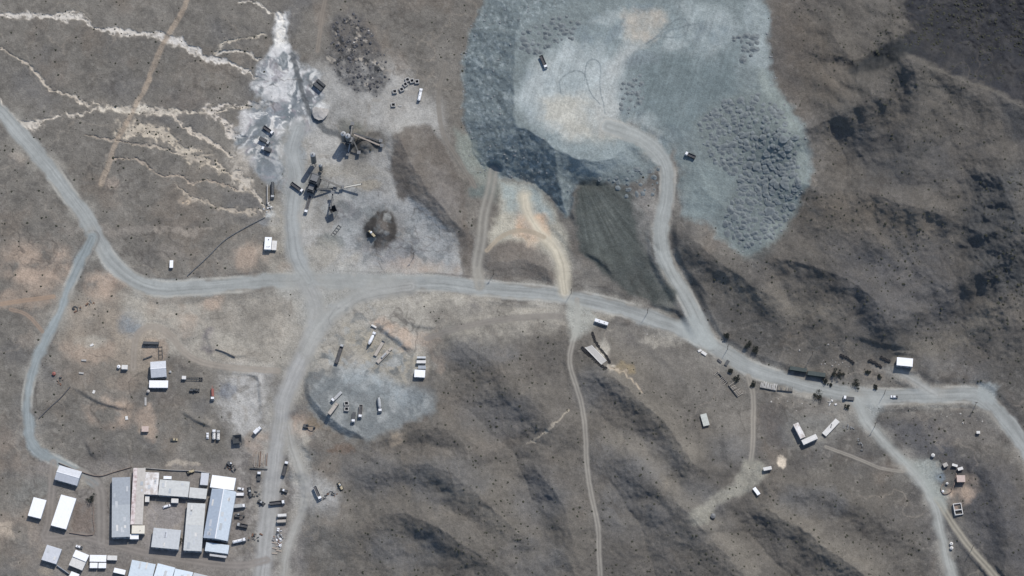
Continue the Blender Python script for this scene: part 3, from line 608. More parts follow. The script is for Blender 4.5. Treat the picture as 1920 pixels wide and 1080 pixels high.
# black fines around crushers and stockpiles; the brown hillock's shaded west rim painted in
for x, y, rx, ry, c, st in [(712, 430, 44, 52, (108, 105, 103), .6), (740, 470, 60, 20, (128, 128, 132), .5), (684, 264, 46, 28, (84, 82, 80), .95), (668, 300, 30, 12, (120, 118, 115), .6), (660, 240, 26, 16, (104, 106, 102), .7), (590, 340, 26, 22, (96, 98, 102), .7), (640, 400, 26, 18, (98, 100, 106), .75),
                            (620, 455, 26, 14, (104, 110, 110), .7), (775, 458, 20, 20, (104, 108, 114), .8), (755, 330, 14, 50, (86, 80, 76), .8), (755, 285, 12, 30, (90, 85, 82), .6), (600, 420, 30, 20, (134, 132, 128), .5), (870, 470, 10, 50, (104, 100, 96), .7),
                            (590, 835, 24, 14, (104, 100, 97), .7), (600, 375, 10, 30, (120, 118, 116), .6), (1190, 640, 20, 10, (100, 98, 98), .5), (445, 824, 14, 12, (84, 84, 86), .7), (480, 900, 30, 20, (100, 97, 96), .5), (430, 890, 20, 14, (98, 95, 94), .5),
                            (175, 845, 16, 26, (96, 92, 90), .5), (650, 320, 60, 14, (144, 140, 132), .5), (690, 345, 30, 10, (160, 152, 138), .6)]:
    spot(x, y, rx, ry, c, st, 0.3, 16, int(x) % 9)

# gully floors: scrub and painted-in shade on the hills, pale sand on the plain
gf = sstep(1.5, 2.5, FLOW)
tint(gf * hilly * 0.45, S(80, 79, 79))
tint(gf * (1 - hilly) * 0.35, S(140, 134, 127))
# oil-dark stains in the machine yard
sl, d = poly_dist([(440, 840), (505, 830), (560, 860), (545, 1090), (440, 1090)], 20, 2)
tint(sstep(-5, 15, d) * 0.6 * sstep(0.0, 0.35, fbm(WX[sl], WY[sl], 20, 4, 232)), S(92, 89, 89), sl)
tint(sstep(-5, 15, d) * 0.5 * sstep(0.1, 0.4, fbm(WX[sl], WY[sl], 12, 4, 233)), S(160, 157, 154), sl)
# thin drainage lines and vehicle ruts
cr = 1 - sstep(0.006, 0.035, np.abs(fbm(WX, WY, 75, 4, 211)))
tint(cr * 0.4 * sstep(-0.1, 0.4, fbm(GX, GY, 90, 2, 212)) * (0.3 + 0.7 * (1 - hilly)), S(150, 143, 135))
cr = 1 - sstep(0.006, 0.04, np.abs(fbm(WX, WY, 60, 4, 213)))
tint(cr * 0.5 * sstep(-0.1, 0.4, fbm(GX, GY, 90, 2, 214)), S(84, 81, 79))
cr = 1 - sstep(0.01, 0.06, np.abs(fbm(WX * 0.6, WY, 30, 3, 215)))
tint(cr * 0.45 * sstep(0.0, 0.4, fbm(GX, GY, 70, 2, 216)) * (1 - hilly), S(96, 92, 89))
patch([(684, 405), (698, 394), (720, 392), (738, 402), (745, 425), (742, 452), (722, 462), (700, 466), (684, 452), (678, 428)], (66, 64, 63), 5, 0.97, 0.1, 12, 1.0, 241)
patch([(706, 412), (724, 412), (732, 440), (724, 470), (706, 468), (700, 440)], (106, 102, 100), 6, 0.85, 0.2, 10, 1.0, 242)
# the waste-rock dump
D = DUMP
inside = sstep(-8, 9, D + 8.0 * n_small + 8 * n_mid)
tint(inside, S(124, 134, 137))
# tipped streaks down the slope, grey-blue rock
ang = np.arctan2(GY - 160, GX - 1130)
slope_m = inside * (1 - sstep(80, 105, D)) * sstep(1150, 1020, GX)
tint(slope_m * 0.55 * sstep(-0.1, 0.5, fbm(ang * 130, D * 0.18, 5, 3, 81)), S(104, 116, 122))
tint(slope_m * 0.4, S(124, 135, 140))
tint(slope_m * 0.7 * sstep(0.2, 0.45, fbm(GX, GY, 5, 2, 181)), S(158, 168, 172))
tint(slope_m * 0.6 * sstep(0.2, 0.45, fbm(GX, GY, 6, 2, 182)), S(96, 105, 108))
topm = np.zeros(GX.shape)
TOPP = [(965, 170), (985, 115), (1030, 95), (1060, 70), (1100, 40), (1180, 5), (1290, 0), (1370, 20), (1395, 90), (1380, 170), (1330, 220), (1290, 255), (1240, 275), (1190, 262), (1160, 262), (1120, 275), (1060, 262), (1010, 240), (975, 205)]
sl, d = poly_dist(TOPP, 40, 2.0); topm[sl] = sstep(-10, 14, d)
tint(topm, S(131, 142, 146))
tint(topm * 0.8 * sstep(0.05, 0.45, fbm(WX, WY, 34, 5, 183)), S(156, 165, 168))
tint(topm * 0.6 * sstep(0.05, 0.5, fbm(WX, WY, 28, 5, 184)), S(120, 132, 140))
patch([(1190, 110), (1380, 90), (1385, 170), (1330, 225), (1290, 250), (1240, 240), (1200, 200)], (112, 124, 128), 16, 0.92, 0.3, 30, 2, 82)
patch([(960, 190), (1010, 110), (1060, 90), (1130, 90), (1170, 130), (1160, 180), (1140, 230), (1060, 260), (1000, 235)], (176, 184, 187), 20, 0.85, 0.35, 30, 2, 83)
patch([(1010, 185), (1060, 180), (1140, 195), (1155, 235), (1140, 262), (1070, 258), (1020, 235)], (182, 180, 172), 20, 0.8, 0.5, 24, 3, 84)
patch([(1168, 30), (1200, 20), (1240, 22), (1252, 40), (1225, 70), (1200, 85), (1175, 75)], (178, 173, 165), 14, 0.85, 0.4, 18, 3, 85)
patch([(1270, 10), (1370, 10), (1390, 60), (1330, 100), (1290, 70)], (160, 169, 172), 18, 0.6, 0.7, 20, 2, 86)
patch([(1010, 250), (1070, 268), (1130, 265), (1180, 262), (1190, 300), (1140, 325), (1090, 330), (1050, 285)], (146, 157, 161), 12, 0.8, 0.3, 20, 2, 87)
spot(1072, 160, 26, 22, (152, 162, 166), .8, .2, 14); spot(1200, 110, 40, 14, (128, 138, 144), .6, .5, 16); spot(1180, 120, 24, 10, (124, 134, 140), .7, .3, 12)
patch([(1275, 300), (1340, 300), (1378, 335), (1360, 385), (1340, 408), (1290, 405), (1275, 370)], (128, 139, 141), 10, 0.9, 0.3, 20, 1.5, 88)
patch([(1300, 240), (1350, 185), (1425, 165), (1475, 205), (1508, 270), (1512, 340), (1486, 412), (1448, 462), (1402, 484), (1345, 432), (1340, 408), (1382, 340), (1330, 300)], (118, 127, 128), 14, 0.92, 0.4, 18, 2, 89)
patch([(1430, 130), (1465, 185), (1505, 250), (1516, 330), (1490, 400), (1440, 458), (1420, 440), (1475, 380), (1495, 300), (1470, 220), (1420, 150)], (136, 145, 144), 8, 0.7, 0.5, 14, 1.5, 90)
patch([(1400, -20), (1440, 20), (1440, 130), (1405, 130), (1395, 40)], (150, 160, 164), 8, 0.8, 0.4, 12, 1.5, 91)
patch([(1135, 250), (1168, 252), (1160, 205), (1152, 165), (1176, 112), (1205, 85), (1175, 78), (1138, 120), (1116, 170), (1118, 225)], (176, 181, 182), 12, 0.8, 0.35, 26, 1.6, 120)
# bulldozer passes raked over the top
rk = inside * topm
ALB *= (1 + rk * 0.10 * noise(GX / 2.6 + 0.12 * GY, GY / 60))[..., None]
# tyre loops on the dump top
for pts, w in [([(1212, 82), (1240, 60), (1262, 40), (1280, 35), (1290, 45), (1286, 62), (1270, 70), (1235, 68)], 1.5), ([(1212, 82), (1245, 62), (1280, 50), (1310, 44)], 1.5), ([(1095, 150), (1100, 118), (1115, 110), (1126, 125), (1124, 160), (1130, 190), (1134, 212)], 1.3),
               ([(1052, 175), (1050, 150), (1075, 134), (1095, 140), (1105, 170), (1125, 195)], 1.3)]:
    sl, d, s, t = line_dist(smooth_line(pts), 12, 0.3)
    tint((1 - sstep(w * 0.5, w * 1.3, d)) * 0.6, S(112, 122, 128), sl)
# grey banded slope south of the dump and its cream outwash
patch([(1082, 335), (1130, 340), (1190, 360), (1225, 420), (1245, 480), (1280, 560), (1260, 590), (1180, 555), (1130, 510), (1085, 470), (1078, 400)], (86, 91, 90), 7, 0.97, 0.15, 24, 1.6, 92)
patch([(1085, 350), (1140, 370), (1185, 400), (1200, 460), (1180, 520), (1140, 500), (1086, 440)], (98, 103, 101), 10, 0.7, 0.2, 20, 1.5, 93)
patch([(1180, 360), (1225, 350), (1240, 420), (1232, 500), (1205, 460), (1190, 400)], (146, 144, 142), 8, 0.7, 0.4, 12, 1.5, 94)
patch([(935, 340), (1000, 352), (1042, 392), (1062, 440), (1066, 545), (1046, 545), (1038, 492), (1000, 462), (950, 456), (918, 468), (914, 440), (936, 400)], (180, 177, 166), 10, 0.95, 0.3, 26, 1.6, 95)
patch([(938, 342), (1005, 355), (1036, 392), (1040, 415), (990, 408), (945, 392)], (160, 171, 172), 12, 0.92, 0.25, 20, 2, 96)
patch([(975, 400), (1020, 405), (1030, 450), (990, 460), (960, 440)], (206, 176, 150), 9, 0.8, 0.4, 16, 2, 97)
patch([(850, 240), (880, 260), (920, 320), (935, 350), (925, 370), (890, 340), (860, 300)], (138, 146, 142), 12, 0.8, 0.4, 20, 2, 98)
spot(900, 360, 22, 12, (110, 122, 122), .7, .3, 12)
patch([(915, 465), (960, 450), (1030, 480), (1045, 525), (930, 530), (912, 500)], (112, 107, 103), 8, 0.9, 0.4, 16, 1.5, 99)
patch([(735, 255), (760, 236), (800, 232), (835, 280), (866, 350), (882, 430), (890, 520), (872, 522), (858, 440), (820, 408), (770, 372), (735, 325)], (106, 101, 97), 6, 0.95, 0.2, 26, 1.4, 100)
patch([(800, 300), (850, 350), (860, 400), (820, 390)], (124, 122, 122), 16, 0.6, 0.3)
# truck-park platform
P_ = PLATD
tint(sstep(-9, 9, P_ + 7 * n_small + 9 * n_mid) * sstep(-26, 24, GY - 694 - 0.24 * np.clip(GX - 640, 0, 400) + 26 * n_mid), S(126, 131, 134))
patch([(640, 690), (700, 690), (770, 720), (800, 740), (760, 760), (700, 740), (640, 710)], (164, 172, 177), 14, 0.8, 0.5, 22, 2, 101)
patch([(640, 600), (690, 620), (790, 670), (800, 690), (760, 720), (700, 690), (650, 650)], (160, 155, 145), 14, 0.9, 0.25, 30, 1.5, 102)
patch([(600, 690), (570, 720), (575, 750), (600, 700)], (118, 118, 118), 6, 0.7, 0.6, 8, 1.5, 103)

# dusty trampled ground beside the ways
for x, y, rx, ry in [(300, 600, 50, 24), (420, 640, 60, 14), (330, 575, 50, 14), (250, 570, 26, 30), (470, 690, 50, 10), (170, 640, 30, 12), (560, 830, 14, 40), (545, 700, 26, 60), (600, 660, 30, 30), (850, 560, 90, 14), (1000, 585, 50, 14), (1120, 590, 40, 10), (1250, 640, 60, 10), (1500, 735, 60, 8), (1740, 760, 80, 8), (900, 520, 14, 24), (620, 480, 60, 24), (520, 430, 16, 50)]:
    spot(x, y, rx, ry, (172, 168, 160), 0.65, 0.8, 22, int(x + y) % 15)
# wheel-worn colours of the ways
for (nm, lab, pts, w, colr, style), (sl, d, s, t) in zip(WAYS, way_info):
    col = S(*colr)
    if style == 3:
        m = 1 - sstep(w * 0.35, w * 0.62, d)
        rut = np.exp(-((np.abs(s) - w * 0.24) / (w * 0.13)) ** 2)
        tint(m * 0.55, col * 0.86, sl); tint(rut * 0.75 * m, col * 1.1, sl)
    else:
        soft = 5 if style == 1 else 10
        m = 1 - sstep(w * 0.5 - soft, w * 0.5 + soft * 0.7, d + 3.0 * n_small[sl] + 3.5 * noise(t / 38 + 3, np.sign(s) * 4 + 2) + 2 * noise(t / 13, np.sign(s) * 4 + 7))
        tint(m * 0.97, col, sl)
        st = noise(s / 1.8 + 5, t / 70) * 0.15 + noise(s / 5 + 9, t / 200) * 0.12 + 0.10 * fbm(GX[sl], GY[sl], 18, 3, 231)
        ALB[sl] *= (1 + m * st)[..., None]
        sh = np.exp(-np.clip(d - w * 0.5, 0, None) / 11.0) * (1 - m) * sstep(-0.35, 0.4, fbm(GX[sl], GY[sl], 22, 3, 201))
        tint(sh * 0.75, S(160, 158, 153), sl)
        if style == 1:   # pale windrows of loose gravel along both edges
            ed = np.exp(-((d - w * 0.47) / 2.2) ** 2) * sstep(-0.5, 0.3, noise(t / 40 + 3, s * 0 + 4))
            tint(ed * 0.6, S(182, 182, 178), sl)
            tint(np.exp(-((d - w * 0.5 - 4) / 2.0) ** 2) * 0.45 * sstep(0, 0.5, noise(t / 50 + 8, np.sign(s) * 3)), S(92, 90, 90), sl)
patch([(530, 508), (640, 500), (790, 514), (720, 548), (650, 575), (600, 630), (575, 640), (560, 570), (520, 545)], (160, 162, 161), 12, 0.55, 0.4, 40, 1.5, 105)
patch([(1265, 612), (1300, 590), (1320, 610), (1350, 650), (1330, 660), (1290, 640)], (166, 172, 173), 8, 0.9, 0.2, 30, 1, 106)
patch([(1060, 560), (1110, 575), (1120, 600), (1098, 625), (1070, 640), (1062, 600)], (166, 168, 164), 8, 0.85, 0.25, 20, 1.2, 107)
patch([(1590, 745), (1660, 745), (1640, 790), (1620, 790)], (164, 168, 168), 8, 0.85, 0.2, 20, 1.2, 108)
patch([(1690, 860), (1740, 865), (1760, 900), (1780, 930), (1770, 960), (1745, 930), (1720, 890)], (160, 166, 164), 9, 0.8, 0.25, 20, 1.2, 109)
patch([(1395, 862), (1425, 862), (1440, 890), (1400, 925), (1340, 955), (1330, 985), (1300, 985), (1292, 965), (1330, 935), (1380, 905)], (138, 137, 131), 6, 0.97, 0.2, 20, 1.5, 110)
patch([(1830, 725), (1870, 720), (1865, 760), (1835, 755)], (158, 164, 166), 6, 0.9, 0.2)
# ribs of tipped material fanning down the banded slope
sl, d = poly_dist([(1082, 335), (1130, 340), (1190, 360), (1225, 420), (1245, 480), (1280, 560), (1260, 590), (1180, 555), (1130, 510), (1085, 470), (1078, 400)], 10, 1)
fan = np.arctan2(GY[sl] - 300, GX[sl] - 1075)
ALB[sl] *= (1 + sstep(0, 8, d) * 0.22 * noise(fan * 40, np.hypot(GX[sl] - 1075, GY[sl] - 300) / 70))[..., None]
# scuffs and tyre marks on the parking platform and the plant yard
for poly in (PLAT, [(560, 330), (640, 340), (740, 380), (850, 420), (850, 500), (680, 500), (600, 420)], [(600, 560), (690, 560), (790, 670), (720, 720), (600, 690)]):
    sl, d = poly_dist(poly, 10, 1)
    tm = 1 - sstep(0.01, 0.05, np.abs(fbm(GX[sl] * 0.7 + 0.4 * GY[sl], GY[sl] * 0.6, 26, 3, 221)))
    tint(sstep(0, 14, d) * tm * 0.3, S(112, 114, 116), sl)
    tint(sstep(0, 14, d) * 0.5 * sstep(0.1, 0.4, fbm(WX[sl], WY[sl], 16, 4, 222)), S(162, 166, 168), sl)
    tint(sstep(0, 14, d) * 0.5 * sstep(0.1, 0.4, fbm(WX[sl], WY[sl], 14, 4, 223)), S(108, 114, 118), sl)
# fine mottling everywhere; coarser where the ground is stony
grit = 1 - 0.6 * ROADMASK
ALB *= (1 + grit * (0.16 * n_fine + 0.12 * n_small) + 0.06 * n_mid * (1 - ROADMASK))[..., None]
out_d = np.maximum(np.maximum(-64 - GX, GX - 1984), np.maximum(-64 - GY, GY - 1144))
of = sstep(0, 160, out_d)[..., None]
ALB = ALB * (1 - of) + S(108, 105, 102) * of          # plain stony ground beyond the surveyed site
ALB = np.clip(ALB, 0.012, 0.8)

# fine relief
rough = 0.10 + 0.16 * hilly + 0.10 * sstep(0, 20, DUMP) * (1 - topm)
rocky = np.zeros(GX.shape)
sl, d = poly_dist([(1590, 130), (1660, 100), (1710, 95), (1920, 195), (2000, 230), (2000, -80), (1730, -80), (1690, 10)], 30, 2); rocky[sl] = sstep(-8, 20, d)
sl, d = poly_dist([(1800, 320), (2000, 280), (2000, 620), (1850, 600)], 30, 2); rocky[sl] = np.maximum(rocky[sl], 0.6 * sstep(-20, 30, d))
sl, d = poly_dist([(630, 30), (665, 25), (700, 60), (720, 110), (725, 150), (700, 180), (660, 170), (630, 140), (600, 110), (620, 80)], 20, 2); rocky[sl] = np.maximum(rocky[sl], 0.8 * sstep(-4, 12, d))
rough = (rough + 0.6 * rocky) * (1 - 0.75 * ROADMASK) * (1 - 0.8 * BUILT)
far = (GX < -60) | (GX > 1980) | (GY < -60) | (GY > 1140)
H += np.where(far, 0, 1) * rough * (1.0 * fbm(GX, GY, 6, 2, 111) + 1.4 * fbm(GX, GY, 14, 3, 112))
H += 0.8 * rocky * fbm(GX, GY, 26, 3, 113)
H -= 0.7 * WASH * (1 - ROADMASK)
# gully rills on the hills
H += hilly * (1 - ROADMASK) * 0.5 * (0.4 - np.abs(fbm(WX, WY, 30, 3, 114)))
# raked dozer ridges on the dump top
H += topm * 0.06 * noise(GX / 3 + 0.1 * GY, GY / 50)

def hz(px, py):
    return hz_raw(px, py)
def ground_at(x, y):
    z = 0.0
    for _ in range(7):
        px, py = project(x, y, z)
        z = hz_raw(px, py)
    return z
def at(px, py, up=0.0):
    """ground point whose image, raised by UP metres, falls on that pixel."""
    z = hz_raw(px, py + up * 0.9)
    for _ in range(3):
        x, y = unproject(px, py, z + up)
        z = ground_at(float(x), float(y))
    return Vector((float(x), float(y), z))

# ------------------------------------------------------------------ materials
def new_mat(name):
    m = bpy.data.materials.new(name); m.use_nodes = True
    nt = m.node_tree; nt.nodes.clear()
    out = nt.nodes.new("ShaderNodeOutputMaterial"); bs = nt.nodes.new("ShaderNodeBsdfPrincipled")
    nt.links.new(bs.outputs[0], out.inputs[0])
    return m, nt, bs
def noise_node(nt, scale, detail=4, coord="Object"):
    tc = nt.nodes.new("ShaderNodeTexCoord"); n = nt.nodes.new("ShaderNodeTexNoise")
    n.inputs["Scale"].default_value = scale; n.inputs["Detail"].default_value = detail
    nt.links.new(tc.outputs[coord], n.inputs["Vector"])
    return n
def vary(nt, colour_socket, noise_n, lo, hi):
    mr = nt.nodes.new("ShaderNodeMapRange"); mr.inputs["From Min"].default_value = 0.3; mr.inputs["From Max"].default_value = 0.7
    mr.inputs["To Min"].default_value = lo; mr.inputs["To Max"].default_value = hi
    nt.links.new(noise_n.outputs[0], mr.inputs["Value"])
    mx = nt.nodes.new("ShaderNodeVectorMath"); mx.operation = 'SCALE'
    nt.links.new(colour_socket, mx.inputs[0]); nt.links.new(mr.outputs[0], mx.inputs["Scale"])
    return mx.outputs[0]
def earth(name, fine, coarse, bump):
    m, nt, bs = new_mat(name)
    at_ = nt.nodes.new("ShaderNodeAttribute"); at_.attribute_name = "albedo"
    c = vary(nt, at_.outputs["Color"], noise_node(nt, 1.1, 6), 1 - fine, 1 + fine)
    c = vary(nt, c, noise_node(nt, 0.07, 5), 1 - coarse, 1 + coarse)
    nt.links.new(c, bs.inputs["Base Color"])
    bs.inputs["Roughness"].default_value = 0.96; bs.inputs["Specular IOR Level"].default_value = 0.15
    b = nt.nodes.new("ShaderNodeBump"); b.inputs["Strength"].default_value = bump; b.inputs["Distance"].default_value = 0.4
    nt.links.new(noise_node(nt, 0.9, 6).outputs[0], b.inputs["Height"]); nt.links.new(b.outputs[0], bs.inputs["Normal"])
    return m
M = {}
M["soil"] = earth("stony_soil", 0.2, 0.09, 0.7)
M["gravel"] = earth("road_gravel", 0.05, 0.06, 0.15)
M["rock"] = earth("tipped_rock", 0.17, 0.07, 0.7)
M["salt"] = earth("salt_crust", 0.10, 0.06, 0.3)
def paint(name, rgb, rough=0.6, var=0.12, scale=0.6, metal=0.0, spec=0.3):
    m, nt, bs = new_mat(name)
    r = nt.nodes.new("ShaderNodeRGB"); r.outputs[0].default_value = (*rgb, 1)
    c = vary(nt, r.outputs[0], noise_node(nt, scale, 5), 1 - var, 1 + var)
    c = vary(nt, c, noise_node(nt, scale * 6, 4), 1 - var * 0.6, 1 + var * 0.6)
    nt.links.new(c, bs.inputs["Base Color"])
    bs.inputs["Roughness"].default_value = rough; bs.inputs["Metallic"].default_value = metal; bs.inputs["Specular IOR Level"].default_value = spec
    M[name] = m
    return m
def stained(name, rgb, rust, amount):
    m, nt, bs = new_mat(name)
    n = noise_node(nt, 0.35, 6)
    rp = nt.nodes.new("ShaderNodeValToRGB"); rp.color_ramp.elements[0].position = 0.5 - amount * 0.3; rp.color_ramp.elements[1].position = 0.62
    rp.color_ramp.elements[0].color = (*rgb, 1); rp.color_ramp.elements[1].color = (*rust, 1)
    nt.links.new(n.outputs[0], rp.inputs[0])
    c = vary(nt, rp.outputs[0], noise_node(nt, 3, 4), 0.92, 1.08)
    nt.links.new(c, bs.inputs["Base Color"]); bs.inputs["Roughness"].default_value = 0.7
    M[name] = m
paint("white", (.86, .87, .88), .55, .03); paint("offwhite", (.66, .65, .62), .6, .10); paint("greywhite", (.52, .54, .55), .6, .07); paint("creamwhite", (.57, .58, .56), .6, .08)
paint("zinc", (.56, .58, .61), .55, .07); paint("zincdark", (.34, .37, .40), .55, .08); paint("zincdark2", (.41, .44, .46), .55, .08); paint("zincblue", (.42, .48, .55), .5, .06)
paint("zincblue2", (.52, .59, .65), .5, .06); paint("creamwhite2", (.52, .54, .54), .6, .08); paint("paleblue", (.58, .65, .70), .5, .06); paint("bluewhite", (.66, .74, .80), .5, .05); paint("greenwhite", (.5, .52, .48), .7, .1)
paint("beige", (.52, .49, .45), .7, .10); paint("creamroof", (.74, .70, .60), .7, .05); paint("pinkroof", (.52, .42, .37), .8, .12, 1.5); paint("stoneroof", (.42, .40, .36), .9, .15, 1.5)
stained("stainwhite", (.78, .77, .75), (.50, .45, .41), .5); stained("pinkedge", (.74, .66, .63), (.42, .32, .30), .25)
paint("bluegrey", (.34, .37, .40), .8, .12); paint("cream", (.50, .46, .40), .85, .12); paint("brown", (.24, .19, .16), .9, .15)
paint("glass", (.02, .025, .03), .12, .0, 1, 0, .5); paint("tyre", (.025, .025, .026), .9, .1); paint("steel", (.16, .165, .17), .6, .2, 1.2, .3); paint("darksteel", (.055, .06, .065), .6, .2, 1.2)
paint("rust", (.17, .10, .07), .85, .25, 1.5); paint("truckwhite", (.78, .79, .80), .4, .05); paint("truckgrey", (.40, .41, .41), .5, .1); paint("truckdark", (.075, .08, .085), .55, .2); paint("loadyellow", (.42, .36, .24), .55, .15)
paint("trucktan", (.42, .38, .33), .6, .12); paint("truckred", (.30, .11, .09), .55, .15); paint("greendark", (.042, .060, .060), .55, .15); paint("door", (.20, .22, .24), .6, .1); paint("concrete", (.40, .39, .37), .85, .12, 1.5)
paint("belt", (.20, .19, .17), .8, .2); paint("timber", (.36, .31, .26), .85, .2, 1.5); paint("polewood", (.10, .085, .07), .9, .2, 2); paint("silo", (.42, .43, .43), .45, .08, .5, .2); paint("siloside", (.20, .21, .21), .6, .15, .5, .2)
paint("shrubleaf", (.048, .050, .036), .9, .35, 0.5); paint("treeleaf", (.062, .068, .056), .85, .35, 0.8); paint("drytwig", (.13, .12, .09), .9, .3, .8); paint("bark", (.10, .075, .055), .95, .2, 3)
paint("stone", (.27, .28, .28), .95, .3, 0.4); paint("darkstone", (.10, .10, .105), .95, .3, .5); paint("palestone", (.42, .40, .37), .95, .2, .5); paint("pile", (.180, .202, .206), .97, .22, .25); paint("rubber", (.04, .04, .042), .9, .15)

# ------------------------------------------------------------------ the ground sheet, split where its surface changes
print("grid", NX, NY)
wx, wy = unproject(GX, GY, H)
VERT = np.stack([wx, wy, H], -1).reshape(-1, 3)
COLR = np.concatenate([ALB, np.ones(ALB.shape[:2] + (1,))], -1).reshape(-1, 4)
jj, ii = np.meshgrid(np.arange(NY - 1), np.arange(NX - 1), indexing='ij')
v00 = (jj * NX + ii).ravel()
QUAD = np.stack([v00, v00 + NX, v00 + NX + 1, v00 + 1], -1)   # counter-clockwise seen from above
CLS = WAYID[:-1, :-1].astype(int).ravel()
dumpf = (DUMP[:-1, :-1] > 0).ravel(); platf = (PLATD[:-1, :-1] > 0).ravel(); washf = (WASH[:-1, :-1] > 0.5).ravel()
sl, d = poly_dist(TAIL, 5, 3.0); tl = np.zeros(GX.shape, bool); tl[sl] = d > 0; tailf = tl[:-1, :-1].ravel()
NW = len(WAYS)
CLS = np.where((CLS == 0) & washf, NW + 1, CLS); CLS = np.where((CLS == 0) & tailf, NW + 2, CLS)
CLS = np.where((CLS == 0) & dumpf, NW + 3, CLS); CLS = np.where((CLS == 0) & platf, NW + 4, CLS)
def sheet(name, label, cat, faces, mat):
    used, inv = np.unique(faces.ravel(), return_inverse=True)
    me = bpy.data.meshes.new(name)
    n, f = len(used), len(faces)
    me.vertices.add(n); me.vertices.foreach_set("co", VERT[used].astype(np.float32).ravel())
    me.loops.add(f * 4); me.loops.foreach_set("vertex_index", inv.astype(np.int32).ravel())
    me.polygons.add(f); me.polygons.foreach_set("loop_start", np.arange(0, f * 4, 4, dtype=np.int32))
    me.update(calc_edges=True)
    ca = me.color_attributes.new("albedo", 'FLOAT_COLOR', 'POINT'); ca.data.foreach_set("color", COLR[used].astype(np.float32).ravel())
    me.materials.append(mat)
    o = bpy.data.objects.new(name, me); COL.objects.link(o)
    o["kind"] = "structure"; o["label"] = label; o["category"] = cat
    return o
sheet("ground", "stony grey-brown desert ground and shrub-dotted hills around the site", "ground", QUAD[CLS == 0], M["soil"])
for k, w in enumerate(WAYS):
    fs = QUAD[CLS == k + 1]
    if len(fs): sheet(w[0], w[1], "road" if "road" in w[0] else "track", fs, M["gravel"])
sheet("dry_wash", "white salt-crusted braided stream beds crossing the western plain", "wash", QUAD[CLS == NW + 1], M["salt"])
sheet("tailings_flat", "swirled white and blue-grey tailings mud beside the plant", "tailings", QUAD[CLS == NW + 2], M["salt"])
sheet("waste_rock_dump", "huge flat-topped blue-grey waste-rock dump with steep sides", "terrain", QUAD[CLS == NW + 3], M["rock"])
sheet("parking_platform", "levelled blue-grey fill platform with parked trucks", "terrain", QUAD[CLS == NW + 4], M["rock"])

# ------------------------------------------------------------------ mesh building helpers
class MB:
    def __init__(self): self.v = []; self.f = []
    def add(self, vs, fs):
        o = len(self.v); self.v += [tuple(q) for q in vs]; self.f += [tuple(i + o for i in f) for f in fs]
        return self
    def box(self, x0, x1, y0, y1, z0, z1, top=(0, 0, 0, 0)):
        """axis box; TOP insets the upper face (x0, x1, y0, y1)."""
        a, b, c, d = top
        return self.add([(x0, y0, z0), (x1, y0, z0), (x1, y1, z0), (x0, y1, z0), (x0 + a, y0 + c, z1), (x1 - b, y0 + c, z1), (x1 - b, y1 - d, z1), (x0 + a, y1 - d, z1)],
                        [(0, 3, 2, 1), (4, 5, 6, 7), (0, 1, 5, 4), (1, 2, 6, 5), (2, 3, 7, 6), (3, 0, 4, 7)])
    def tube(self, p0, p1, r0, r1=None, n=10, caps=True):
        r1 = r0 if r1 is None else r1
        p0 = Vector(p0); p1 = Vector(p1); a = (p1 - p0).normalized()
        u = a.orthogonal().normalized(); w = a.cross(u)
        vs = []
        for p, r in ((p0, r0), (p1, r1)):
            for k in range(n):
                t = 2 * math.pi * k / n
                vs.append(p + (u * math.cos(t) + w * math.sin(t)) * r)
        fs = [(k, (k + 1) % n, n + (k + 1) % n, n + k) for k in range(n)]
        if caps: fs += [tuple(range(n - 1, -1, -1)), tuple(range(n, 2 * n))]
        return self.add(vs, fs)
    def bar(self, p0, p1, w, h):
        """rectangular bar between two points, H measured upright."""
        p0 = Vector(p0); p1 = Vector(p1); a = (p1 - p0).normalized()
        s = a.cross(Vector((0, 0, 1)))
        s = Vector((1, 0, 0)) if s.length < 1e-4 else s.normalized()
        u = s.cross(a).normalized()
        vs = [p + s * (i * w / 2) + u * (j * h / 2) for p in (p0, p1) for i, j in ((-1, -1), (1, -1), (1, 1), (-1, 1))]
        return self.add(vs, [(3, 2, 1, 0), (4, 5, 6, 7), (0, 1, 5, 4), (1, 2, 6, 5), (2, 3, 7, 6), (3, 0, 4, 7)])
    def slab(self, q, th):
        """flat plate through four points (counter-clockwise from above)."""
        q = [Vector(p) for p in q]
        dn = Vector((0, 0, -th))
        return self.add(q + [p + dn for p in q], [(0, 1, 2, 3), (7, 6, 5, 4), (0, 4, 5, 1), (1, 5, 6, 2), (2, 6, 7, 3), (3, 7, 4, 0)])
    def mesh(self, name, mat):
        me = bpy.data.meshes.new(name); me.from_pydata(self.v, [], self.f); me.update()
        me.materials.append(M[mat]); return me
    def build(self, name, mat, parent=None):
        return link(name, self.mesh(name, mat), parent)
def link(name, me, parent=None, loc=None):
    o = bpy.data.objects.new(name, me); COL.objects.link(o)
    if parent is not None: o.parent = parent
    if loc is not None: o.location = loc
    return o
def tag(o, label, cat, group=None, kind=None):
    o["label"] = label; o["category"] = cat
    if group: o["group"] = group
    if kind: o["kind"] = kind
    return o
def thing(name, label, cat, loc, rz=0.0, group=None):
    o = bpy.data.objects.new(name, None); COL.objects.link(o)
    o.location = loc; o.rotation_euler = (0, 0, rz); o.empty_display_size = 0.5
    return tag(o, label, cat, group)

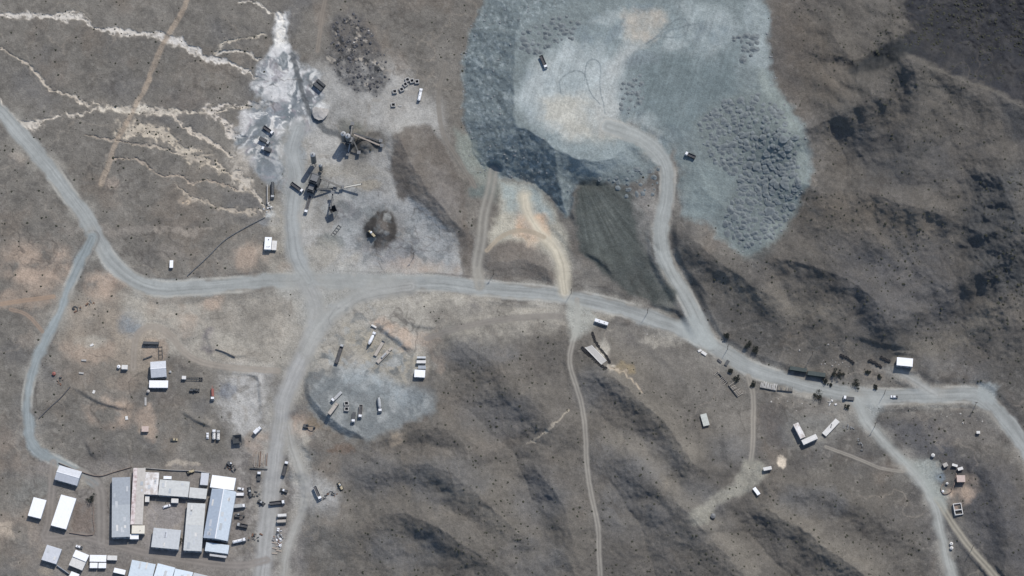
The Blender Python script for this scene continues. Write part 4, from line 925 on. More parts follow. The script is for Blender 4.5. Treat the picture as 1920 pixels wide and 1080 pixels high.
# ------------------------------------------------------------------ buildings
def roof_plane(name, q, mat, parent, ribs=True, pitch=1.05):
    """corrugated roof plane; q = low-left, low-right, high-right, high-left; ribs run up the slope."""
    mb = MB().slab(q, 0.14)
    if ribs:
        a, b, c, d = [Vector(p) for p in q]
        n = max(2, int((b - a).length / pitch))
        for k in range(1, n):
            t = k / n
            p0 = a.lerp(b, t); p1 = d.lerp(c, t)
            mb.bar(p0 + Vector((0, 0, .02)), p1 + Vector((0, 0, .02)), 0.16, 0.07)
    return mb.build(name, mat, parent)
def walls(w, d, h, tops=None):
    """four walls as one shell; TOPS = heights at nw, ne, se, sw."""
    t = tops or (h, h, h, h)
    x, y = w / 2, d / 2
    mb = MB()
    b = -0.8
    vs = [(-x, y, b), (x, y, b), (x, -y, b), (-x, -y, b), (-x, y, t[0]), (x, y, t[1]), (x, -y, t[2]), (-x, -y, t[3])]
    mb.add(vs, [(0, 4, 5, 1), (1, 5, 6, 2), (2, 6, 7, 3), (3, 7, 4, 0), (4, 7, 6, 5)])
    return mb
def openings(parent, w, d, h, rich=True):
    y = -d / 2
    n = int(max(1, min(9, w / 3.2)))
    for k in range(n):
        x = -w / 2 + (k + 0.5) * w / n
        if k == n // 2:
            dw = 1.6 if w > 9 else 0.5
            MB().box(x - dw, x + dw, y - 0.06, y + 0.02, -0.05, min(2.9 if w > 9 else 2.05, h - 0.5)).build("door", "door", parent)
        elif rich:
            wi = MB().box(x - 0.6, x + 0.6, y - 0.05, y + 0.02, h * 0.42, h * 0.72).build("window", "glass", parent)
            MB().box(x - 0.7, x + 0.7, y - 0.10, y + 0.015, h * 0.42 - 0.12, h * 0.42 - 0.004).build("sill", "concrete", wi)
    m = int(max(0, min(8, d / 4.0)))
    if rich:
        for k in range(m):
            yy = -d / 2 + (k + 0.5) * d / m
            MB().box(-w / 2 - 0.05, -w / 2 + 0.02, yy - 0.6, yy + 0.6, h * 0.42, h * 0.72).build("window", "glass", parent)
def building(name, label, cat, corners, h, style, roof, wall):
    cx = sum(c[0] for c in corners) / 4; cy = sum(c[1] for c in corners) / 4
    z = hz(cx, cy + 0.9 * h)
    P = [Vector((*map(float, unproject(a, b, z + h)), 0)) for a, b in corners]
    c = (P[0] + P[1] + P[2] + P[3]) / 4
    u = ((P[1] - P[0]) + (P[2] - P[3])); w = u.length / 2; u.normalize()
    dvec = ((P[0] - P[3]) + (P[1] - P[2])) / 2
    dd = abs(dvec.dot(Vector((-u.y, u.x, 0))))
    rz = math.atan2(u.y, u.x)
    z = ground_at(c.x, c.y)
    o = thing(name, label, cat, (c.x, c.y, z), rz)
    e = 0.22 if w > 5 else 0.14
    X, Y = w / 2, dd / 2
    wi, di = w - 2 * e, dd - 2 * e
    if style in ("mono", "monon", "twotone", "brick", "pinkedge"):
        sl = (0.10 if style == "monon" else 0.03) * dd
        zn, zs = h - sl / 2, h + sl / 2       # low edge on the sunny north side
        if style == "monon": zn, zs = h - sl, h
        tz = (zn - .15, zn - .15, zs - .15, zs - .15)
        walls(wi, di, h, tz).build("wall", wall, o)
        if style in ("mono", "monon", "brick"):
            r = roof_plane("roof", [(X, Y, zn), (-X, Y, zn), (-X, -Y, zs), (X, -Y, zs)], roof, o, style != "brick")
        elif style == "twotone":
            zm = zn + (zs - zn) * 0.46; ym = Y - dd * 0.46
            roof_plane("roof_sheet", [(X, Y, zn), (-X, Y, zn), (-X, ym + .02, zm), (X, ym + .02, zm)], roof, o)
            roof_plane("roof_sheet", [(X, ym - .02, zm + .06), (-X, ym - .02, zm + .06), (-X, -Y, zs + .06), (X, -Y, zs + .06)], roof + "2", o)
        else:
            xs = -X + w * 0.34
            roof_plane("roof_sheet", [(X, Y, zn), (xs + .01, Y, zn), (xs + .01, -Y, zs), (X, -Y, zs)], roof, o)
            roof_plane("roof_edge", [(xs - .01, Y, zn + .25), (-X, Y, zn - .1), (-X, -Y, zs - .1), (xs - .01, -Y, zs + .25)], "pinkedge", o, False)
    elif style == "step":
        ym = 0.05 * dd
        walls(wi, di, h - 0.6).build("wall", wall, o)
        MB().box(-wi / 2 + .003, wi / 2 - .003, ym + .1, di / 2 - .003, h - .62, h - .02).build("upper_wall", wall, o)
        roof_plane("roof_sheet", [(X, Y, h), (-X, Y, h), (-X, ym, h + .25), (X, ym, h + .25)], roof, o)
        roof_plane("roof_sheet", [(X, ym - .05, h - .35), (-X, ym - .05, h - .35), (-X, -Y, h - .5), (X, -Y, h - .5)], "offwhite", o)
    elif style == "gable_x":
        rise = 0.17 * dd
        mb = walls(wi, di, h - .16)
        for s in (-1, 1):
            mb.add([(s * wi / 2, -di / 2, h - .16), (s * wi / 2, di / 2, h - .16), (s * wi / 2, 0, h - .16 + rise)], [(0, 1, 2) if s > 0 else (0, 2, 1)])
        mb.build("wall", wall, o)
        roof_plane("roof_plane", [(X, Y, h), (-X, Y, h), (-X, .02, h + rise), (X, .02, h + rise)], roof, o)
        roof_plane("roof_plane", [(-X, -Y, h), (X, -Y, h), (X, -.02, h + rise), (-X, -.02, h + rise)], roof, o)
        MB().bar((-X - .05, 0, h + rise + .04), (X + .05, 0, h + rise + .04), .5, .10).build("ridge_cap", "white", o)
    elif style == "gable_y":
        rise = 0.13 * w
        mb = walls(wi, di, h - .16)
        for s in (-1, 1):
            mb.add([(-wi / 2, s * di / 2, h - .16), (wi / 2, s * di / 2, h - .16), (0, s * di / 2, h - .16 + rise)], [(0, 1, 2) if s < 0 else (0, 2, 1)])
        mb.build("wall", wall, o)
        roof_plane("roof_plane", [(-X, Y, h), (-X, -Y, h), (-.02, -Y, h + rise), (-.02, Y, h + rise)], roof, o)
        roof_plane("roof_plane", [(X, -Y, h), (X, Y, h), (.02, Y, h + rise), (.02, -Y, h + rise)], roof + "2", o)
        MB().bar((0, -Y - .05, h + rise + .04), (0, Y + .05, h + rise + .04), .55, .12).build("ridge_cap", "white", o)
    if w * dd > 110 and roof != "white" and style in ("mono", "twotone", "gable_y", "pinkedge"):
        rp = random.Random(int(corners[0][0] * 7 + corners[0][1]))
        for _ in range(int(w * dd / 55)):          # patched and replaced sheets
            x = rp.uniform(-X + 1.5, X - 1.5); y = rp.uniform(-Y + 2, Y - 2); a, b = rp.uniform(.5, 1.0), rp.uniform(.8, 2.6)
            if style == "gable_y": zf = lambda u, v: h + rise * (1 - abs(u) / X) + .09
            else: zf = lambda u, v: zn + (zs - zn) * (Y - v) / dd + .15
            if style == "gable_y" and abs(x) < 1.6: continue
            if style == "pinkedge" and x < -X + w * .34 + 1.2: continue
            MB().slab([(x - a, y - b, zf(x - a, y - b)), (x + a, y - b, zf(x + a, y - b)), (x + a, y + b, zf(x + a, y + b)), (x - a, y + b, zf(x - a, y + b))], .03).build("patch_sheet", rp.choice(("zinc", "greywhite", "offwhite", "zincdark2", "pinkroof" if rp.random() < .25 else "greywhite")), o)
    openings(o, wi, di, h, w > 3.5)
    return o, w, dd, h
BO = {}
for b_ in BLD:
    BO[b_[1]] = building(*b_)
def vents(label, spots, mat="darksteel"):
    o, w, d, h = BO[label]
    for fx_, fy_, r in spots:
        MB().tube((fx_ * w / 2, fy_ * d / 2, h - .1), (fx_ * w / 2, fy_ * d / 2, h + .55), r, r, 8).build("roof_vent", mat, o)
vents("long cream-white roof with three dark vents beside the angled building", [(.0, .05, .3), (.12, .3, .3), (.25, .55, .3)])
vents("white flat-roofed site office with vents near the plant road", [(-.2, -.55, .2), (.2, -.6, .2), (.5, -.5, .2), (.1, .6, .3)])
vents("cream flat-roofed block at the end of the long beige house", [(.3, -.3, .25)])
vents("square white-roofed house at the courtyard corner with a rust-stained roof", [(.5, .2, .25), (-.1, .4, .2)])
# canopy over the south doors of the low annex
o, w, d, h = BO["low pale annex at the south end of the big gabled hall"]
MB().slab([(-w * .28, -d / 2 - 2.6, h * .62), (w * .46, -d / 2 - 2.6, h * .62), (w * .46, -d / 2 - 1.2, h * .7), (-w * .28, -d / 2 - 1.2, h * .7)], .1).build("canopy", "offwhite", o)
for x in (-.26, .1, .44):
    MB().bar((x * w, -d / 2 - .02, h * .72), (x * w, -d / 2 - 2.5, h * .63), .1, .1).build("canopy_bracket", "steel", o)

# ------------------------------------------------------------------ vehicles (local +x is forward, origin on the ground)
MESHES = {}
def shared(key, maker, mat):
    if key not in MESHES: MESHES[key] = maker().mesh(key[0], mat)
    return MESHES[key]
def wheels(parent, axles, half, r=0.5, wd=0.32):
    me = shared(("wheel", round(r, 2), round(wd, 2)), lambda: MB().tube((0, -wd / 2, 0), (0, wd / 2, 0), r, r, 12).tube((0, -wd / 2 - .02, 0), (0, wd / 2 + .02, 0), r * .45, r * .45, 8), "tyre")
    for x in axles:
        for s in (-1, 1):
            link("wheel", me, parent, (x, s * half, r))
def cab(parent, x0, x1, mat, z0=0.75, z1=2.85, half=1.2):
    c = MB().box(x0, x1, -half, half, z0, z0 + (z1 - z0) * .48).box(x0 + .02, x1 - .04, -half + .03, half - .03, z0 + (z1 - z0) * .48, z1, (.08, .35, .1, .1)).build("cab", mat, parent)
    zz0, zz1 = z0 + (z1 - z0) * .52, z1 - .12
    MB().add([(x1 + .01, -half + .16, zz0), (x1 + .01, half - .16, zz0), (x1 - .31, half - .24, zz1), (x1 - .31, -half + .24, zz1)], [(0, 1, 2, 3)]).build("windscreen", "glass", c)
    for s in (-1, 1):
        MB().box(x0 + .3, x1 - .45, min(s * (half - .02), s * (half + .012)), max(s * (half - .02), s * (half + .012)), zz0, zz1 - .2).build("side_window", "glass", c)
    return c
def open_bed(x0, x1, half, z0, z1, th=.1):
    mb = MB().box(x0, x1, -half, half, z0, z0 + th)
    mb.box(x0, x1, -half, -half + th, z0 + th, z1).box(x0, x1, half - th, half, z0 + th, z1)
    return mb.box(x0, x0 + th, -half + th, half - th, z0 + th, z1 - .1).box(x1 - th, x1, -half + th, half - th, z0 + th, z1 + .15)
def lathe(prof, n=14):
    """profile of (x, r) along the local x axis."""
    mb = MB(); vs = []
    for x, r in prof:
        for k in range(n):
            t = 2 * math.pi * k / n
            vs.append((x, r * math.cos(t), r * math.sin(t)))
    fs = []
    for i in range(len(prof) - 1):
        for k in range(n):
            fs.append((i * n + k, (i + 1) * n + k, (i + 1) * n + (k + 1) % n, i * n + (k + 1) % n))
    fs += [tuple(range(n)), tuple(range(len(prof) * n - 1, (len(prof) - 1) * n - 1, -1))]
    return mb.add(vs, fs)
def truck(o, L, kind, cabm, bodym):
    f = L / 2
    MB().box(-f, f - .2, -.45, .45, .62, .92).build("chassis", "darksteel", o)
    ax = [f - 1.3, -f + 1.0, -f + 2.3] if L < 10 else [f - 1.3, f - 4.4, -f + 1.0, -f + 2.3, -f + 3.6]
    wheels(o, ax, 1.0, .52, .42)
    cab(o, f - 2.1, f, cabm, .75, 2.9)
    MB().box(f - .02, f + .14, -1.15, 1.15, .5, .85).build("bumper", "steel", o)
    b0, b1 = -f, f - 2.35
    if kind == "tipper":
        bed = open_bed(b0, b1, 1.22, 1.0, 2.35).build("tipper_bed", bodym, o)
        MB().box(b0 + .1, b1 - .1, -1.1, 1.1, 1.12, 1.5).build("load", "darkstone", bed)
        for k in range(4):
            x = b0 + .4 + k * (b1 - b0 - .8) / 3
            for s in (-1, 1): MB().box(x - .05, x + .05, min(s * 1.22, s * 1.3), max(s * 1.22, s * 1.3), 1.05, 2.3).build("bed_rib", bodym, bed)
    elif kind == "tank":
        t = lathe([(b0, .5), (b0 + .25, 1.0), (b1 - .3, 1.0), (b1 - .05, .5)], 16)
        t.v = [(x, y * 1.12, z + 1.95) for x, y, z in t.v]
        tk = t.build("tank", bodym, o)
        for k in range(3):
            x = b0 + .8 + k * (b1 - b0 - 1.6) / 2
            MB().tube((x, 0, 2.9), (x, 0, 3.1), .28, .28, 10).build("hatch", "steel", tk)
    elif kind == "drum":
        t = lathe([(b0 + .1, .45), (b0 + .5, .62), (b0 + 2.2, 1.2), (b1 - 1.6, 1.2), (b1 - .3, .7)], 16)
        dz = .12
        t.v = [(x, y, z + 2.0 - dz * (x - b0) * .6 + .55) for x, y, z in t.v]
        t.build("mixer_drum", bodym, o)
        MB().box(b0 - .1, b0 + .5, -.5, .5, 1.9, 3.5, (0, 0, .1, .1)).build("hopper", "steel", o)
        MB().box(b1 - .5, b1, -.9, .9, .92, 1.7).build("drum_mount", "darksteel", o)
    elif kind == "box":
        MB().box(b0, b1, -1.25, 1.25, 1.0, 3.3).box(b0 - .02, b1 + .02, -1.27, 1.27, 3.22, 3.34).build("cargo_box", bodym, o)
        for s in (-.62, .62): MB().box(b0 - .05, b0 - .005, s - .58, s + .58, 1.1, 3.15).build("rear_door", bodym, o)
    elif kind == "flat":
        MB().box(b0, b1, -1.22, 1.22, 1.0, 1.18).build("deck", bodym, o)
        MB().box(b1 - .12, b1, -1.2, 1.2, 1.18, 2.3).build("headboard", "steel", o)
        for s in (-1.1, 1.1): MB().bar((b0 + .2, s, 1.26), (b1 - .4, s, 1.26), .12, .14).build("side_rail", "steel", o)
def pickup(o, L, kind, cabm, bodym):
    f = L / 2
    MB().box(-f, f, -.88, .88, .42, .92, (.03, .05, .03, .03)).box(f - 1.35, f - .03, -.84, .84, .92, 1.08, (.2, .12, .05, .05)).build("body", cabm, o)
    c = MB().box(-f + (1.5 if kind == "pickup" else .5), f - 1.2, -.8, .8, .92, 1.62, (.25, .6, .14, .14)).build("cabin", cabm, o)
    zt = 1.56
    MB().add([(f - 1.19, -.72, .98), (f - 1.19, .72, .98), (f - 1.72, .62, zt), (f - 1.72, -.62, zt)], [(0, 1, 2, 3)]).build("windscreen", "glass", c)
    rx = -f + (1.5 if kind == "pickup" else .5)
    MB().add([(rx - .01, -.7, 1.0), (rx + .19, -.62, zt), (rx + .19, .62, zt), (rx - .01, .7, 1.0)], [(0, 1, 2, 3)]).build("rear_window", "glass", c)
    if kind == "pickup":
        open_bed(-f + .02, rx - .05, .84, .921, 1.12, .06).build("cargo_bed", "truckdark", o)
    wheels(o, [f - .85, -f + .85], .76, .36, .24)
    for s in (-.6, .6): MB().box(f - .01, f + .04, s - .16, s + .16, .66, .82).build("headlight", "truckgrey", o)
def bus(o, L, kind, cabm, bodym):
    f = L / 2
    b = MB().box(-f, f, -1.22, 1.22, .55, 2.95, (.06, .2, .06, .06)).build("body", cabm, o)
    for k in range(7):
        x = -f + .7 + k * (L - 2.0) / 6
        for s in (-1, 1): MB().box(x - .42, x + .42, min(s * 1.18, s * 1.235), max(s * 1.18, s * 1.235), 1.5, 2.4).build("side_window", "glass", b)
    MB().add([(f - .05, -1.05, 1.4), (f - .05, 1.05, 1.4), (f - .17, 1.0, 2.6), (f - .17, -1.0, 2.6)], [(0, 1, 2, 3)]).build("windscreen", "glass", b)
    for x in (-f * .45, f * .3): MB().box(x - .45, x + .45, -.45, .45, 2.95, 3.1).build("roof_hatch", "truckgrey", o)
    wheels(o, [f - 1.7, -f + 1.9], 1.05, .5, .34)
def loader(o, L, kind, cabm, bodym):
    f = L / 2
    MB().box(-f + .2, f - 2.2, -.85, .85, .85, 1.75, (.1, .1, .05, .05)).box(f - 2.2, f - 1.2, -.6, .6, .8, 1.4).build("body", bodym, o)
    c = MB().box(-.5, .9, -.75, .75, 1.75, 3.0, (.1, .15, .08, .08)).build("cab", cabm, o)
    MB().add([(.9, -.62, 1.95), (.9, .62, 1.95), (.78, .58, 2.8), (.78, -.58, 2.8)], [(0, 1, 2, 3)]).build("windscreen", "glass", c)
    for s in (-.55, .55): MB().bar((f - 2.2, s, 1.5), (f - .9, s, .8), .22, .35).build("lift_arm", bodym, o)
    MB().box(f - 1.0, f - .1, -1.3, 1.3, .12, .22).box(f - 1.0, f - .85, -1.3, 1.3, .22, 1.1).box(f - .85, f - .1, -1.3, -1.22, .22, .8, (0, .3, 0, 0)).box(f - .85, f - .1, 1.22, 1.3, .22, .8, (0, .3, 0, 0)).build("bucket", "darksteel", o)
    wheels(o, [f - 2.2, -f + 1.3], 1.0, .72, .5)
def digger(o, L, kind, cabm, bodym):
    for s in (-1, 1):
        MB().box(-1.7, 1.7, s * 1.1 - .28, s * 1.1 + .28, .05, .85, (.35, .35, 0, 0)).build("track", "rubber", o)
    MB().box(-2.0, 1.3, -1.25, 1.25, .95, 1.85, (.15, .1, .1, .1)).box(-.6, .6, -.6, .6, .6, .96).build("upper_body", bodym, o)
    c = MB().box(.1, 1.5, .3, 1.25, 1.85, 2.95, (.08, .2, .05, .05)).build("cab", cabm, o)
    MB().add([(1.51, .4, 2.0), (1.51, 1.16, 2.0), (1.34, 1.12, 2.8), (1.34, .44, 2.8)], [(0, 1, 2, 3)]).build("windscreen", "glass", c)
    r = max(L - 2.2, 3.6)
    MB().bar((1.2, -.2, 1.6), (1.2 + r * .45, -.2, 3.4), .4, .55).bar((1.2 + r * .45, -.2, 3.4), (1.2 + r * .75, -.2, 3.1), .4, .5).build("boom", bodym, o)
    MB().bar((1.2 + r * .72, -.2, 3.2), (1.2 + r * .82, -.2, .9), .32, .4).build("stick", bodym, o)
    MB().box(1.2 + r * .6, 1.2 + r * .85, -.75, .4, .15, .95, (.1, .2, 0, 0)).build("bucket", "darksteel", o)
def trailer(o, L, kind, cabm, bodym):
    f = L / 2
    if kind == "chassis":
        for s in (-.9, .9): MB().bar((-f, s, 1.0), (f - 2.2, s, 1.0), .35, .35).build("beam", "darksteel", o)
        for k in range(4): MB().box(-f + .6 + k * (L - 4) / 3, -f + .85 + k * (L - 4) / 3, -.75, .75, .9, 1.1).build("crossmember", "darksteel", o)
        MB().box(f - 2.9, f, -1.2, 1.2, .85, 2.6).build("cabin", cabm, o)
        wheels(o, [-f + 1.2, -f + 2.5, f - 1.5], 1.0, .5, .4)
    elif kind == "lowboy":
        MB().box(-f, f - 3, -1.25, 1.25, .8, 1.0).box(f - 3, f, -.8, .8, 1.2, 1.4).box(f - 3.2, f - 2.9, -.8, .8, .8, 1.4).build("deck", bodym, o)
        MB().box(-f * .4, f * .25, -.7, .7, 1.0, 2.1, (.2, .2, .1, .1)).build("cargo", cabm, o)
        wheels(o, [-f + .9, -f + 2.1, -f + 3.3], 1.0, .42, .4)
    else:
        MB().box(-f, f, -1.25, 1.25, 1.05, 1.3).build("deck", bodym, o)
        MB().box(f - .15, f, -1.2, 1.2, 1.3, 2.2).build("headboard", "steel", o)
        if kind == "covered": MB().box(-f + .1, f - .3, -1.2, 1.2, 1.3, 2.9, (.1, .1, .25, .25)).build("tarpaulin", cabm, o)
        for s in (-1.18, 1.18): MB().bar((-f + .2, s, 1.38), (f - .3, s, 1.38), .12, .16).build("side_rail", "steel", o)
        wheels(o, [-f + 1.0, -f + 2.3, -f + 3.6], 1.0, .5, .4)
        MB().box(f - 3.2, f - 3.0, -.9, .9, .0, 1.05).build("landing_leg", "steel", o)
def crane_truck(o, L, kind, cabm, bodym):
    truck(o, L, "flat", cabm, bodym)
    f = L / 2
    MB().tube((f - 2.7, 0, 1.18), (f - 2.7, 0, 2.6), .35, .3, 10).build("crane_post", "truckred", o)
    MB().bar((f - 2.7, 0, 2.7), (-f - 1.5, 0, 3.2), .35, .4).build("crane_boom", "truckred", o)
FN = {"truck": truck, "pickup": pickup, "bus": bus, "loader": loader, "digger": digger, "trailer": trailer, "crane": crane_truck}
# builder, kind, name, category, rear px, front px, cab colour, body colour, label
VEH = [
 ("truck","tipper","tipper_truck","truck",(1014,104),(1024,127),"truckwhite","truckdark","dark tipper truck with a white cab alone on top of the waste dump"),
 ("truck","tipper","tipper_truck","truck",(1304,295),(1285,287),"truckwhite","truckdark","dark tipper truck with a white cab beside the haul road bend"),
 ("bus","bus","bus","bus",(1140,608),(1115,600),"truckwhite","truckgrey","white bus with a roof hatch stopped at the track mouth by the road"),
 ("truck","flat","flatbed_truck","truck",(1602,747),(1581,745),"truckwhite","truckdark","dark flatbed truck with a white cab at the road fork"),
 ("pickup","pickup","pickup","pickup",(1684,744),(1670,743),"truckwhite","truckdark","white pickup driving along the gravel road below the lone shed"),
 ("truck","tank","tanker_truck","truck",(785,189),(790,166),"truckwhite","truckwhite","white tanker truck beside the concrete culvert boxes"),
 ("truck","tipper","tipper_truck","truck",(494,237),(512,250),"truckwhite","truckdark","dark truck with white cab strips, topmost by the tailings edge"),
 ("truck","box","box_truck","truck",(487,259),(505,269),"truckgrey","truckdark","dark box truck second from the top beside the tailings"),
 ("truck","box","box_truck","truck",(508,283),(490,277),"truckwhite","truckdark","dark box truck with a pale edge, lowest of those beside the tailings"),
 ("truck","tipper","tipper_truck","truck",(546,343),(568,359),"truckwhite","truckdark","tipper truck with white cab parked under the crusher tower"),
 ("truck","tipper","tipper_truck","truck",(582,366),(573,399),"truckwhite","truckgrey","long tipper truck with white cab loading below the crusher"),
 ("truck","tank","tanker_truck","truck",(511,341),(511,371),"truckgrey","truckdark","dark tanker truck parked against the low wall by the plant road"),
 ("loader","x","wheel_loader","loader",(704,445),(690,430),"truckwhite","loadyellow","wheel loader working on the dark round stockpile"),
 ("truck","drum","mixer_truck","truck",(691,647),(703,622),"truckwhite","truckwhite","white concrete mixer truck beside the bank in the truck park"),
 ("trailer","flat","flat_trailer","trailer",(703,666),(719,639),"truckgrey","trucktan","light grey flat trailer between the mixer and the lowboy"),
 ("trailer","lowboy","lowboy_trailer","trailer",(707,679),(735,651),"truckgrey","trucktan","narrow lowboy trailer with a small load in the truck park"),
 ("truck","tipper","tipper_truck","truck",(630,682),(642,645),"truckgrey","truckdark","long dark tipper truck standing at the edge of the platform"),
 ("truck","flat","flatbed_truck","truck",(640,734),(622,752),"truckwhite","truckgrey","grey flatbed truck with white cab, upper of the slanting pair on the platform"),
 ("truck","box","box_truck","truck",(617,777),(633,756),"trucktan","trucktan","tan box truck, lower of the slanting pair on the platform"),
 ("truck","flat","flatbed_truck","truck",(664,772),(662,792),"truckwhite","truckdark","short truck with white cab at the lip of the platform"),
 ("truck","tipper","tipper_truck","truck",(677,759),(675,783),"truckwhite","trucktan","tan tipper truck with white cab beside the culvert rings"),
 ("truck","drum","mixer_truck","truck",(710,744),(713,772),"truckwhite","truckgrey","grey mixer truck parked by itself near the platform edge"),
 ("pickup","car","car","car",(305,951),(320,946.5),"truckwhite","truckwhite","white car parked in the compound courtyard"),
 ("loader","x","wheel_loader","loader",(363,882),(350,887),"loadyellow","loadyellow","small yellow loader outside the north wall of the compound"),
 ("pickup","pickup","pickup","pickup",(155,1027),(142,1023),"truckwhite","truckdark","white pickup parked behind the stepped white house"),
 ("truck","box","van","van",(477,812),(489,801),"truckwhite","truckwhite","white box van alone on the pale yard"),
 ("digger","x","excavator","excavator",(422,862),(438,876),"truckwhite","truckdark","dark excavator with pale cab near the corner of the big gabled hall"),
 ("truck","flat","flatbed_truck","truck",(485,900),(486,884),"truckwhite","truckdark","short flatbed truck with white cab below the pipe stack"),
 ("truck","tipper","tipper_truck","truck",(531,891),(538,864),"truckwhite","truckdark","dark tipper truck at the head of the parked row along the yard road"),
 ("digger","x","excavator","excavator",(562,797),(585,800),"truckdark","truckdark","dark excavator with its boom out on the tan bank"),
 ("trailer","flat","flat_trailer","trailer",(441,926),(458,926),"truckwhite","truckwhite","short white trailer closest to the north end of the big gabled hall"),
 ("pickup","car","car","car",(446,915),(456,917),"truckwhite","truckwhite","white car beside the short white trailer"),
 ("loader","x","wheel_loader","loader",(471,934),(466,909),"truckgrey","truckdark","narrow dark loader standing apart in the machine yard"),
 ("truck","box","box_truck","truck",(438,950),(460,948),"truckwhite","truckgrey","truck with pale top stripes parked by the big gabled hall wall"),
 ("digger","x","excavator","excavator",(436,966),(454,967),"truckgrey","truckdark","dark tracked machine against the middle of the gabled hall wall"),
 ("truck","tipper","tipper_truck","truck",(464,987),(444,983),"truckgrey","truckdark","dark tipper truck with an empty bed near the low annex"),
 ("truck","tank","tanker_truck","truck",(436,1017),(461,1011),"truckwhite","truckwhite","long white tanker truck beside the low annex"),
 ("loader","x","wheel_loader","loader",(483,937),(496,946),"truckgrey","truckdark","stripped dark loader between the hall and the long dark truck"),
 ("truck","tipper","tipper_truck","truck",(505,944),(534,941),"truckwhite","truckdark","long dark truck with white cab in the middle of the machine yard"),
 ("loader","x","wheel_loader","loader",(539,922),(525,917),"truckwhite","truckdark","dark loader with pale cab against the yard bank"),
 ("trailer","covered","covered_trailer","trailer",(520,967),(538,966),"offwhite","truckgrey","pale covered trailer, upper of two side by side at the yard edge"),
 ("trailer","covered","covered_trailer","trailer",(519,978),(537,977),"trucktan","truckgrey","tan covered trailer, lower of two side by side at the yard edge"),
 ("truck","tipper","tipper_truck","truck",(590,912),(601,937),"truckwhite","offwhite","white tipper truck on the pale clearing below the bank"),
 ("loader","x","wheel_loader","loader",(642,918),(634,903),"truckgrey","loadyellow","loader at the far edge of the pale clearing"),
 ("trailer","chassis","truck_chassis","trailer",(382,710),(340,708),"offwhite","truckdark","long bare truck chassis with a pale cabin east of the two-tone house"),
 ("loader","x","wheel_loader","loader",(355,731),(374,731),"truckdark","truckdark","dark loader below the long bare chassis"),
 ("crane","x","crane_truck","truck",(398,728),(398.5,750),"truckwhite","truckred","red crane truck with white cab stripes on the tan yard"),
 ("pickup","pickup","pickup","pickup",(320,824),(333,824),"loadyellow","loadyellow","yellowish pickup on the bare ground north of the compound"),
 ("truck","tank","tanker_truck","truck",(401,824),(401.5,805),"truckwhite","offwhite","pale tanker, left of two parked side by side at the pale yard"),
 ("truck","tank","tanker_truck","truck",(409,825),(409.5,806),"truckgrey","offwhite","grey-cabbed tanker, right of two parked side by side at the pale yard"),
 ("pickup","car","car","car",(389,822),(389,811),"truckwhite","truckwhite","white car beside the two parallel tankers"),
 ("pickup","pickup","pickup","pickup",(520,1000),(522,990),"truckwhite","truckgrey","white pickup among the scrap below the two covered trailers"),
 ("trailer","covered","covered_trailer","trailer",(268,643),(298,644),"truckdark","truckdark","dark covered trailer north of the two-tone house"),
]
def place(o, x, y):
    o.location = (x, y, ground_at(x, y))
for fn, kind, name, cat, r_, f_, cm, bm_, lab in VEH:
    up = 1.4 if fn == "pickup" else 2.0
    A = at(r_[0], r_[1], up); B = at(f_[0], f_[1], up)
    v = B - A; L = math.hypot(v.x, v.y); mid = (A + B) / 2
    L = {"pickup": min(max(L, 4.4), 5.6), "loader": min(max(L, 6), 8), "bus": L, "digger": min(max(L, 6), 9)}.get(fn, min(max(L, 6.4), 15))
    o = thing(name, lab, cat, (mid.x, mid.y, 0), math.atan2(v.y, v.x))
    place(o, mid.x, mid.y)
    FN[fn](o, L, kind, cm, bm_)
    # stand on the slope of the ground
    hd = Vector((math.cos(o.rotation_euler.z), math.sin(o.rotation_euler.z)))
    za = ground_at(mid.x - hd.x * L * .35, mid.y - hd.y * L * .35); zb = ground_at(mid.x + hd.x * L * .35, mid.y + hd.y * L * .35)
    o.rotation_euler.y = -math.atan2(zb - za, L * .7)
    o.location.z = (za + zb) / 2 + 0.02

# ------------------------------------------------------------------ plant: silos, crusher towers, hoppers, conveyors
def silo(px, py, h, r, label):
    p = at(px, py, h)
    o = thing("silo", label, "silo", p)
    leg = h * .22
    MB().tube((0, 0, leg), (0, 0, h - .8), r, r, 20).build("shell", "siloside", o)
    MB().tube((0, 0, leg - r * .9), (0, 0, leg + .01), .35, r - .02, 16).build("discharge_cone", "steel", o)
    cap = MB().tube((0, 0, h - .8), (0, 0, h), r + .06, r * .55, 20).build("roof_cap", "silo", o)
    MB().tube((0, 0, h), (0, 0, h + .6), r * .3, r * .3, 8).build("filter", "steel", cap)
    for k in range(4):
        a = math.pi / 4 + k * math.pi / 2
        MB().bar((math.cos(a) * r * .9, math.sin(a) * r * .9, -.5), (math.cos(a) * r * .9, math.sin(a) * r * .9, leg + .6), .28, .28).build("leg", "steel", o)
    for k in range(3):
        z = leg + (h - leg - 1) * (k + .5) / 3
        MB().tube((0, 0, z), (0, 0, z + .25), r + .05, r + .05, 20, False).build("hoop", "steel", o)
    lad = MB()
    for s in (-.25, .25): lad.bar((r + .15, s, 0), (r + .15, s, h - .5), .06, .06)
    for k in range(int(h / .8)): lad.bar((r + .15, -.25, .5 + k * .8), (r + .15, .25, .5 + k * .8), .05, .05)
    lad.build("ladder", "steel", o)
silo(643.5, 250, 16, 1.9, "silo with a pale cap, outer of the twin silos at the upper plant")
silo(652, 254, 16, 1.9, "silo with a pale cap beside the conveyor hub at the upper plant")
silo(586.3, 289, 19, 1.85, "tall dark silo with a pale round top at the lower plant")
silo(600.5, 309, 12, 1.3, "short slim silo next to the tall one at the lower plant")
